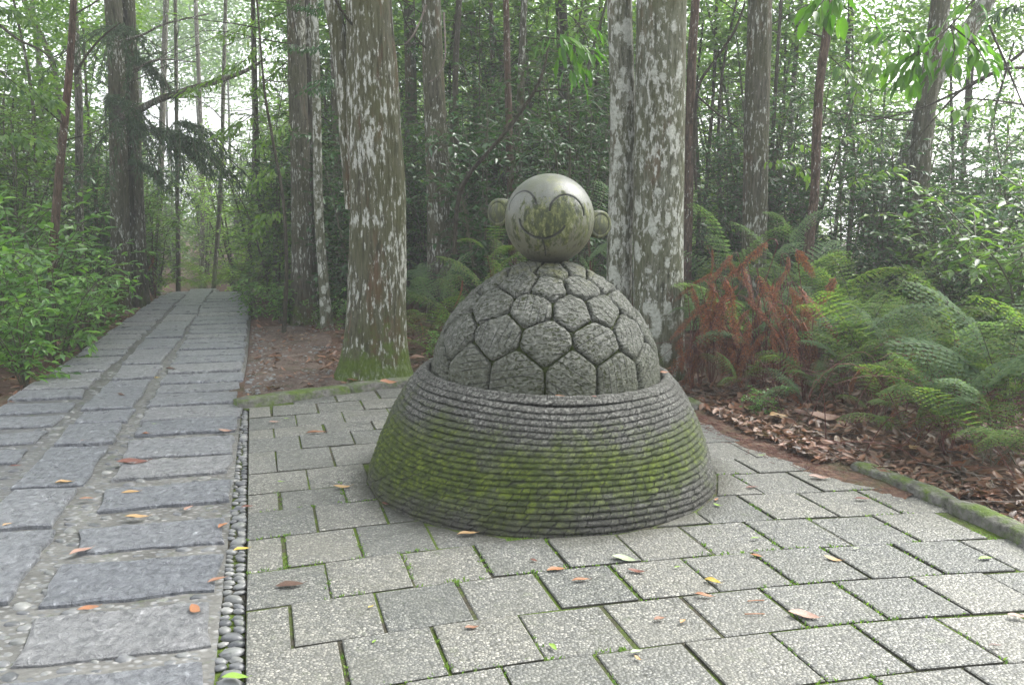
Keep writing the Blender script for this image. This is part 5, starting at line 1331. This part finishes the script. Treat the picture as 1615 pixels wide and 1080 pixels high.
def litter(name, n, sampler, label, smin=.04, smax=.11):
    VV, FF, o_ = [], [], 0
    for _ in range(n):
        got = sampler()
        if got is None: continue
        x, y, zoff = got; v, f = LV[rnd.randrange(8)]; s_ = rnd.uniform(smin, smax)
        M_ = Euler((rnd.uniform(-.5, .5) + (3.14 if rnd.random() < .4 else 0), rnd.uniform(-.5, .5), rnd.uniform(0, 6.28))).to_matrix()
        zb_ = max(gz(x, y), .016) if (4.1 < y < 6.2 and x < float(np.interp(y, edge_y, edge_x)) + .5 and x > float(np.interp(y, edge_y, edge_x)) - .2) else gz(x, y)
        p = (v * s_) @ np.array(M_).T + np.array((x, y, zb_ + .008 + zoff + rnd.uniform(0, .02)))
        VV.append(p); FF.append(f + o_); o_ += len(v)
    o = mk(name, np.concatenate(VV), np.concatenate(FF), LITTER); tag(o, label, None, None, 'stuff'); return o
def s_right():
    y = rnd.uniform(2.2, 6.6); x0 = float(np.interp(y, edge_y, edge_x)) + (.12 if y < 4.7 else .02)
    return x0 + abs(rnd.gauss(.0, .55)) * (.25 + .75 * rnd.random()) + .02, y, 0
def s_tree():
    x = rnd.uniform(-1.9, 1.6); y0 = float(np.interp(x, [k_[0] for k_ in kerbL], [k_[1] for k_ in kerbL])) + .12
    y = y0 + abs(rnd.gauss(0, .9)); 
    if math.hypot(x + 1.15, y - 7.12) < .3: return None
    if x < path_right(y) + .9 and rnd.random() < .7: return None
    return x, y, 0
def s_left():
    y = rnd.uniform(3.5, 13); return path_left(y) - abs(rnd.gauss(0, .5)) - .05, y, 0
def s_patch():
    y = rnd.uniform(6.6, 13); return path_right(y) + .9 + rnd.choice((rnd.uniform(-.85, .2), rnd.uniform(-.25, 1.4), rnd.uniform(-.1, 1.2))), y, .02
litter('leaf_litter', 3000, s_right, 'rust brown leaf litter heaped along the right side of the paving')
litter('leaf_litter', 900, s_tree, 'rust brown leaf litter around the big mossy tree and behind the statue')
litter('leaf_litter', 700, s_left, 'brown leaf litter along the left side of the path')
litter('leaf_litter', 650, s_patch, 'brown leaf litter at the far side of the bare dirt patch')
def s_bank():
    y = rnd.uniform(3.6, 9); x = float(np.interp(y, edge_y, edge_x)) + rnd.uniform(.5, 3.2); return (x, y, .015)
litter('leaf_litter', 2600, s_bank, 'sparse brown leaves under the right hand ferns', .06, .12)
# twigs lying in the litter
VV = []
for _ in range(260):
    g_ = s_right() if rnd.random() < .7 else s_tree()
    if g_ is None: continue
    x, y, _z = g_; a = rnd.uniform(0, 3.14); l = rnd.uniform(.06, .35); z = gz(x, y) + .02
    VV.append(tube([Vector((x, y, z)), Vector((x + math.cos(a) * l * .5, y + math.sin(a) * l * .5, z + rnd.uniform(0, .03))), Vector((x + math.cos(a) * l, y + math.sin(a) * l, z + rnd.uniform(-.01, .03)))], [.0035, .003, .0015], 4))
v, f = join(VV); o = mk('fallen_twigs', v, f, TWIG); tag(o, 'thin dry twigs scattered through the leaf litter', None, None, 'stuff')
VV = []
for _ in range(170):
    y = rnd.uniform(4.2, 7.4); x = float(np.interp(y, edge_y, edge_x)) + rnd.uniform(.35, 2.2); a = rnd.uniform(-1.2, 1.2) + (0 if rnd.random() < .5 else 3.14); l = rnd.uniform(.35, 1.0); z = gz(x, y); h_ = rnd.uniform(.05, .55)
    q = [(x, y, z), (x + math.cos(a) * l * .3, y + math.sin(a) * l * .2, z + h_ * .8), (x + math.cos(a) * l * .7, y + math.sin(a) * l * .4, z + h_), (x + math.cos(a) * l, y + math.sin(a) * l * .6, z + h_ * rnd.uniform(.3, 1))]
    VV.append(bgeo(q, .0035, .0015, 4))
v, f = join(VV); o = mk('dead_stalks', v, f, STEM_R); tag(o, 'tangle of dead reddish fern stalks and thin stems over the right litter', None, None, 'stuff')
# needles and crumbs on the soil shoulder right of the statue
VV = []
for _ in range(900):
    t = rnd.random(); y = 4.5 + 1.5 * t; x = float(np.interp(y, edge_y, edge_x)) + rnd.gauss(.04, .10); a = rnd.uniform(0, 3.14); l = rnd.uniform(.02, .07)
    z = max(gz(x, y), -.002) + .010
    VV.append(tube([Vector((x, y, z)), Vector((x + math.cos(a) * l, y + math.sin(a) * l, z + .004))], [.0018, .001], 3))
v, f = join(VV); o = mk('needle_litter', v, f, STEM_R); tag(o, 'dark needles and crumbs on the soil shoulder right of the statue', None, None, 'stuff')
# soil shoulder creeping over the paving edge
pts = [(1.18, 6.15), (1.30, 5.95), (1.44, 5.3), (1.60, 4.88), (1.76, 4.55), (1.93, 4.36), (2.05, 4.2)]
Pp = smooth_poly(pts, 50); V = []
for i, p in enumerate(Pp):
    t = Pp[min(i + 1, 49)] - Pp[max(i - 1, 0)]; t /= np.linalg.norm(t); nn = np.array((-t[1], t[0]))
    if nn[0] < 0: nn = -nn
    wv = .035 * mn.noise(Vector((p[0] * 6, p[1] * 6, 0))) + .02 * mn.noise(Vector((p[0] * 19, p[1] * 19, 3)))
    for q, (u_, z) in enumerate(((-.10, -.006), (-.06, .004), (-.01, .009), (.06, .014), (.16, .02), (.28, .018), (.40, .0), (.55, -.08))):
        x, y = p + nn * (u_ + wv)
        V.append((x, y, z + .012 * mn.noise(Vector((x * 14, y * 14, 1))) + .006 * mn.noise(Vector((x * 40, y * 40, 1)))))
o = mk('soil_shoulder', V, grid_faces(8, 50, False), SOIL); tag(o, None, None, None, 'structure')
VV, FF, o_ = [], [], 0
for _ in range(420):
    y = 6.25 + 4.0 * rnd.random() ** 1.2; x = path_right(y) + .05 + abs(rnd.gauss(0, .45))
    if inside((x, y), pave_poly): continue
    me = PM[rnd.randrange(8)]; s_ = rnd.uniform(.006, .024); zz = max(gz(x, y), gz(x, y) + .004)
    a = rnd.uniform(0, 3.14); rm = np.array(((math.cos(a), -math.sin(a), 0), (math.sin(a), math.cos(a), 0), (0, 0, 1)))
    VV.append((np.array([v.co[:] for v in me.vertices]) * s_) @ rm.T + np.array((x, y, zz + .006)))
    for p in me.polygons: FF.append(tuple(i + o_ for i in p.vertices))
    o_ += len(me.vertices)
o = mk('dirt_grit', np.concatenate(VV), FF, PEB); tag(o, 'small stones and grit scattered over the bare dirt beside the path', None, None, 'stuff')
def s_dirt():
    y = rnd.uniform(6.3, 10); x = path_right(y) + rnd.uniform(.05, 1.3)
    return None if inside((x, y), pave_poly) else (x, y, .015)
litter('leaf_litter', 260, s_dirt, 'scattered crumbs of dead leaves on the bare dirt beside the path', .02, .06)
# small white stones across the dirt patch
for i in range(26):
    xw = -2.62 + .042 * i + rnd.uniform(-.01, .01); yw = 8.55 + rnd.uniform(-.09, .09)
    if xw < path_right(yw) + .05: continue
    o = link('white_pebble', PM[i % 8]); o.location = (xw, yw, gz(xw, yw) + .012); o.rotation_euler = (0, 0, rnd.uniform(0, 3)); s_ = rnd.uniform(.014, .03); o.scale = (s_, s_, s_)
    tag(o, 'small stone in the pale row crossing the bare dirt beside the path', 'pebble', 'row of small pale stones across the dirt')
# moss tufts in paving joints
VV = []
for _ in range(1500):
    k_ = rnd.randrange(1, 10); yk = rowy[k_]; s_ = rnd.uniform(0, 3.3)
    if rnd.random() < .5: p = lat(s_, yk) + np.array((rnd.gauss(0, .004), rnd.gauss(0, .004)))
    else:
        off = .31 if (k_ % 2 == 0) else .155; p = lat(off + .32 * rnd.randrange(0, 10) + rnd.gauss(0, .005), yk + rnd.uniform(0, .31))
    if mn.noise(Vector((p[0] * 2.2, p[1] * 2.2, 5))) < -.02 or not inside(p, pave_poly): continue
    for _ in range(3):
        a = rnd.uniform(0, 6.28); l = rnd.uniform(.006, .014); b_ = np.array((p[0] + rnd.gauss(0, .006), p[1] + rnd.gauss(0, .006), -.008))
        VV.append((b_, np.array((math.cos(a), math.sin(a), 1.4)), l))
lg = leaves(np.array([v[0] for v in VV]), np.array([v[1] for v in VV]), rng.normal(0, 1, (len(VV), 3)), np.array([v[2] + .008 for v in VV]), np.array([.007] * len(VV)))
o = mk('joint_moss', lg[0], lg[1], LF_YEL, smooth=False); tag(o, 'tiny green moss tufts growing in the paving joints', None, None, 'stuff')

# single fallen leaves one can point to
def lmat(name, a, b): return m_plain(name, [a, b], .45, 25, .5, .3)
LC = {'orange': lmat('dead_leaf_orange', (.24, .10, .045), (.34, .16, .075)), 'brown': lmat('dead_leaf_brown', (.16, .075, .04), (.26, .13, .07)), 'pink': lmat('dead_leaf_pinkish', (.26, .15, .11), (.36, .23, .18)),
      'tan': lmat('dead_leaf_tan', (.33, .20, .09), (.42, .28, .13)), 'yellow': lmat('dead_leaf_yellow', (.50, .34, .05), (.38, .30, .06)), 'green': lmat('fallen_leaf_green', (.13, .24, .03), (.22, .34, .05)),
      'pale': lmat('fallen_leaf_pale_green', (.28, .36, .20), (.36, .42, .26)), 'red': lmat('dead_leaf_red', (.12, .045, .032), (.18, .075, .05)), 'dark': lmat('dead_leaf_dark', (.06, .035, .025), (.11, .06, .04))}
LMESH = {}
def fallen(px, py, wpx, rot, colr, label, z=.006, v=None):
    p = gp(px, py, z); v = rnd.randrange(8) if v is None else v
    key = (v, colr)
    if key not in LMESH:
        o_ = mk('fallen_leaf', LV[v][0], LV[v][1], LC[colr]); LMESH[key] = o_.data; bpy.data.objects.remove(o_)
    dist_ = math.hypot(p.y, CAM_H); s_ = wpx / F_PX * dist_ * 1.05
    o = link('fallen_leaf', LMESH[key]); o.location = (p.x, p.y, z + .002); o.rotation_euler = (rnd.uniform(-.08, .08), rnd.uniform(-.08, .08), rot); o.scale = (s_,) * 3
    tag(o, label, 'leaf'); return o
for a_ in [
 (128, 869, 34, .9, 'pink', 'big pinkish wet leaf on the second slab of the path from below'),
 (140, 960, 30, .2, 'orange', 'orange leaf in the mortar gap left of the lower path slabs'),
 (308, 962, 36, -.9, 'orange', 'big orange leaf with pale veins on the lowest whole path slab'),
 (342, 915, 28, .7, 'brown', 'brown leaf on the edge of the path beside the pebble gutter'),
 (381, 866, 24, .6, 'yellow', 'yellow leaf on the pebble gutter'),
 (371, 1068, 38, .05, 'green', 'green and brown leaf at the bottom on the pebble gutter'),
 (216, 816, 34, .2, 'tan', 'long tan leaf in the gap between two path slabs'),
 (206, 776, 26, .3, 'tan', 'curled tan leaf on the middle path slab'),
 (297, 801, 20, 1.3, 'pink', 'small pinkish leaf near the right end of a path slab'),
 (191, 623, 16, -.5, 'dark', 'dark curled leaf on the central strip of the path'),
 (269, 582, 16, -.1, 'dark', 'dark leaf further up on the right slabs of the path'),
 (24, 735, 16, .3, 'red', 'dark red leaf in the gap at the left edge of the path'),
 (11, 828, 15, .9, 'tan', 'small tan leaf at the left edge on a central slab'),
 (101, 761, 24, .4, 'tan', 'tan leaf lying across the joint of two central slabs'),
 (137, 786, 20, .3, 'orange', 'orange leaf in the mortar strip beside the central slabs'),
 (135, 695, 14, 1.0, 'pink', 'pale pink leaf on the upper central slab'),
 (243, 669, 14, .2, 'pale', 'pale leaf on the upper right slabs'),
 (357, 680, 28, -.3, 'pink', 'long pink leaf at the edge of the path above the gutter'),
 (231, 684, 13, .2, 'orange', 'small orange leaf between upper right slabs'),
 (248, 596, 9, .2, 'yellow', 'yellow leaf beside a raised central slab'),
 (17, 634, 10, 0, 'orange', 'tiny orange leaf near the far left slabs'),
 (209, 730, 46, .12, 'red', 'long thin reddish leaf in the gap of the path slabs'),
 (352, 829, 22, 1.2, 'orange', 'narrow orange leaf in the pebble gutter'),
 (390, 799, 18, .2, 'red', 'small red leaf at the left border of the paving'),
 (457, 922, 40, .25, 'dark', 'dark rolled leaf on the left paving squares'),
 (540, 768, 26, .15, 'tan', 'tan leaf beside the left foot of the statue'),
 (610, 795, 18, -.4, 'red', 'shiny red leaf touching the left foot of the statue'),
 (737, 842, 30, .25, 'tan', 'ochre leaf lying against the front of the statue base'),
 (877, 898, 28, .25, 'orange', 'bright orange leaf in front of the statue'),
 (916, 915, 26, .1, 'orange', 'slim orange leaf right of the bright orange one'),
 (984, 882, 36, -.35, 'pale', 'pale green leaf on the joint in front of the statue'),
 (1004, 901, 26, -.2, 'red', 'thin reddish leaf beside the pale green one'),
 (842, 884, 12, -.6, 'red', 'tiny red scrap left of the bright orange leaf'),
 (1068, 894, 10, .4, 'green', 'small dark green leaf on the paving right of centre'),
 (1124, 917, 26, -.7, 'yellow', 'yellow green curved leaf right of centre on the paving'),
 (1110, 939, 26, -.25, 'orange', 'orange leaf below the yellow curved one'),
 (1268, 971, 44, -.35, 'pink', 'large faded pink brown leaf over a joint at the lower right'),
 (1314, 882, 26, -.5, 'tan', 'yellowish leaf in a joint at the right'),
 (1193, 876, 18, -.6, 'orange', 'narrow orange leaf lying in a joint right of the statue'),
 (1360, 787, 22, -.15, 'red', 'reddish leaf near the mossy kerb'),
 (1292, 754, 30, -.2, 'pink', 'pink tan leaf on the upper right paving'),
 (1185, 769, 18, .2, 'red', 'small dark red leaf right of the statue base'),
 (1132, 797, 16, -.9, 'green', 'lime green leaf touching the right foot of the statue'),
 (1130, 788, 11, 1.0, 'orange', 'orange scrap beside the lime green leaf'),
 (1191, 849, 14, .1, 'green', 'small green leaf right of the statue on the paving'),
 (1554, 881, 24, .2, 'green', 'bright green leaf near the right edge of the paving'),
 (1604, 972, 26, -.3, 'pink', 'pale pink leaf at the right edge of the photo'),
 (1350, 865, 10, .3, 'pale', 'tiny pale leaf on the right paving squares'),
 (1003, 1028, 18, .4, 'pale', 'pale green leaf at the bottom centre of the paving'),
 (872, 1020, 20, -1.0, 'green', 'curled lime green leaf at the bottom of the paving'),
 (1006, 1038, 14, -.9, 'tan', 'small tan leaf at the bottom right of centre'),
 (1077, 980, 16, .9, 'tan', 'curled yellow brown leaf on the lower middle paving'),
 (1040, 976, 18, .2, 'brown', 'thin brown leaf on the lower middle paving'),
 (1570, 1018, 20, .1, 'dark', 'dark scrap of leaf on the lower right paving'),
 (744, 990, 20, .3, 'brown', 'thin brown leaf on the lower left paving'),
 (498, 683, 30, .1, 'brown', 'bark sliver stuck in a joint of the upper left paving'),
 (432, 666, 16, .2, 'pink', 'pinkish leaf on the uppermost left paving'),
 (452, 660, 9, .1, 'green', 'small green leaf on the uppermost left paving'),
 (443, 760, 10, .2, 'green', 'yellow green leaf scrap left of the statue'),
 (1201, 718, 12, .3, 'green', 'green leaf on the paving right behind the statue'),
 (585, 957, 10, .8, 'yellow', 'yellow scrap in a joint on the left paving'),
 (590, 1012, 10, 1.2, 'green', 'bright green scrap on the lower left paving')]: fallen(*a_)
for px, py, wpx, r_, lab in ((1190, 968, 30, .02, 'straight orange pine needle on the lower right paving'), (1192, 947, 26, .1, 'straight tan pine needle above the orange one')):
    p = gp(px, py, .004); l = wpx / F_PX * math.hypot(p.y, CAM_H)
    v, f = tube([Vector((-l / 2, 0, 0)), Vector((0, 0, .001)), Vector((l / 2, 0, 0))], [.0022] * 3, 5)
    o = mk('fallen_needle', v, f, LC['orange']); o.location = (p.x, p.y, .005); o.rotation_euler = (0, 0, r_); tag(o, lab, 'needle')
# leaves caught on the statue rim
for px, py, Yq, wpx, colr, lab in ((883, 626, 3.955, 22, 'orange', 'orange leaf caught between shell and rope rim'), (1047, 587, 4.46, 14, 'orange', 'orange brown leaf stuck at the right side of the rope rim'), (937, 625, 3.97, 9, 'red', 'tiny red leaf caught on the rope rim')):
    p = at(px, py, Yq); key = (2, colr)
    if key not in LMESH:
        o_ = mk('fallen_leaf', LV[2][0], LV[2][1], LC[colr]); LMESH[key] = o_.data; bpy.data.objects.remove(o_)
    o = link('fallen_leaf', LMESH[key]); s_ = wpx / F_PX * Yq; o.scale = (s_,) * 3; o.location = p; o.rotation_euler = (.5, 0, .1); tag(o, lab, 'leaf')
# big pale dead leaves on the right litter
for px, py, wpx, rot, colr, lab in ((1228, 655, 40, .5, 'tan', 'large pale dead leaf standing in the litter right of the statue'), (1300, 662, 52, .15, 'pink', 'large pinkish dead leaf on the litter bank below the ferns'),
                                    (1180, 640, 34, 1.2, 'brown', 'tall brown dead leaf leaning in the litter right of the statue'), (1440, 712, 30, .7, 'tan', 'pale dead leaf in the litter under the right ferns'),
                                    (1545, 818, 16, .3, 'green', 'lime green leaf on the litter behind the mossy kerb'), (660, 560, 22, .3, 'pink', 'pale pink dead leaf in the litter between big tree and statue'),
                                    (612, 603, 26, .25, 'orange', 'long orange leaf lying on the mossy kerb')):
    z = .06; p = gp(px, py, z); p.z = gz(p.x, p.y) + .035
    if px == 612: p = gp(px, py, .085); p.z = .085
    o_ = mk('fallen_leaf', LV[(px // 7) % 8][0], LV[(px // 7) % 8][1], LC[colr]); s_ = wpx / F_PX * math.hypot(p.y, CAM_H); o_.scale = (s_,) * 3; o_.location = p; o_.rotation_euler = (.35, .1, rot); tag(o_, lab, 'leaf')

# ================================================================== AIR
def add_haze(density):
    x0, x1, y0, y1, z0, z1 = -80, 80, -15, 95, -8, 16
    V = [(x, y, z) for z in (z0, z1) for y in (y0, y1) for x in (x0, x1)]
    Fc = [(0, 2, 3, 1), (4, 5, 7, 6), (0, 1, 5, 4), (2, 6, 7, 3), (0, 4, 6, 2), (1, 3, 7, 5)]
    k = MT('haze_air'); v = k.n('VolumePrincipled'); v.inputs['Color'].default_value = (.92, .95, .96, 1); v.inputs['Density'].default_value = density; v.inputs['Anisotropy'].default_value = .2
    k.t.links.new(v.outputs[0], k.out.inputs['Volume'])
    o = mk('haze', V, Fc, k.m, smooth=False); tag(o, 'thin white forest mist filling the air', None, None, 'stuff')
add_haze(.0048)
tris = 0
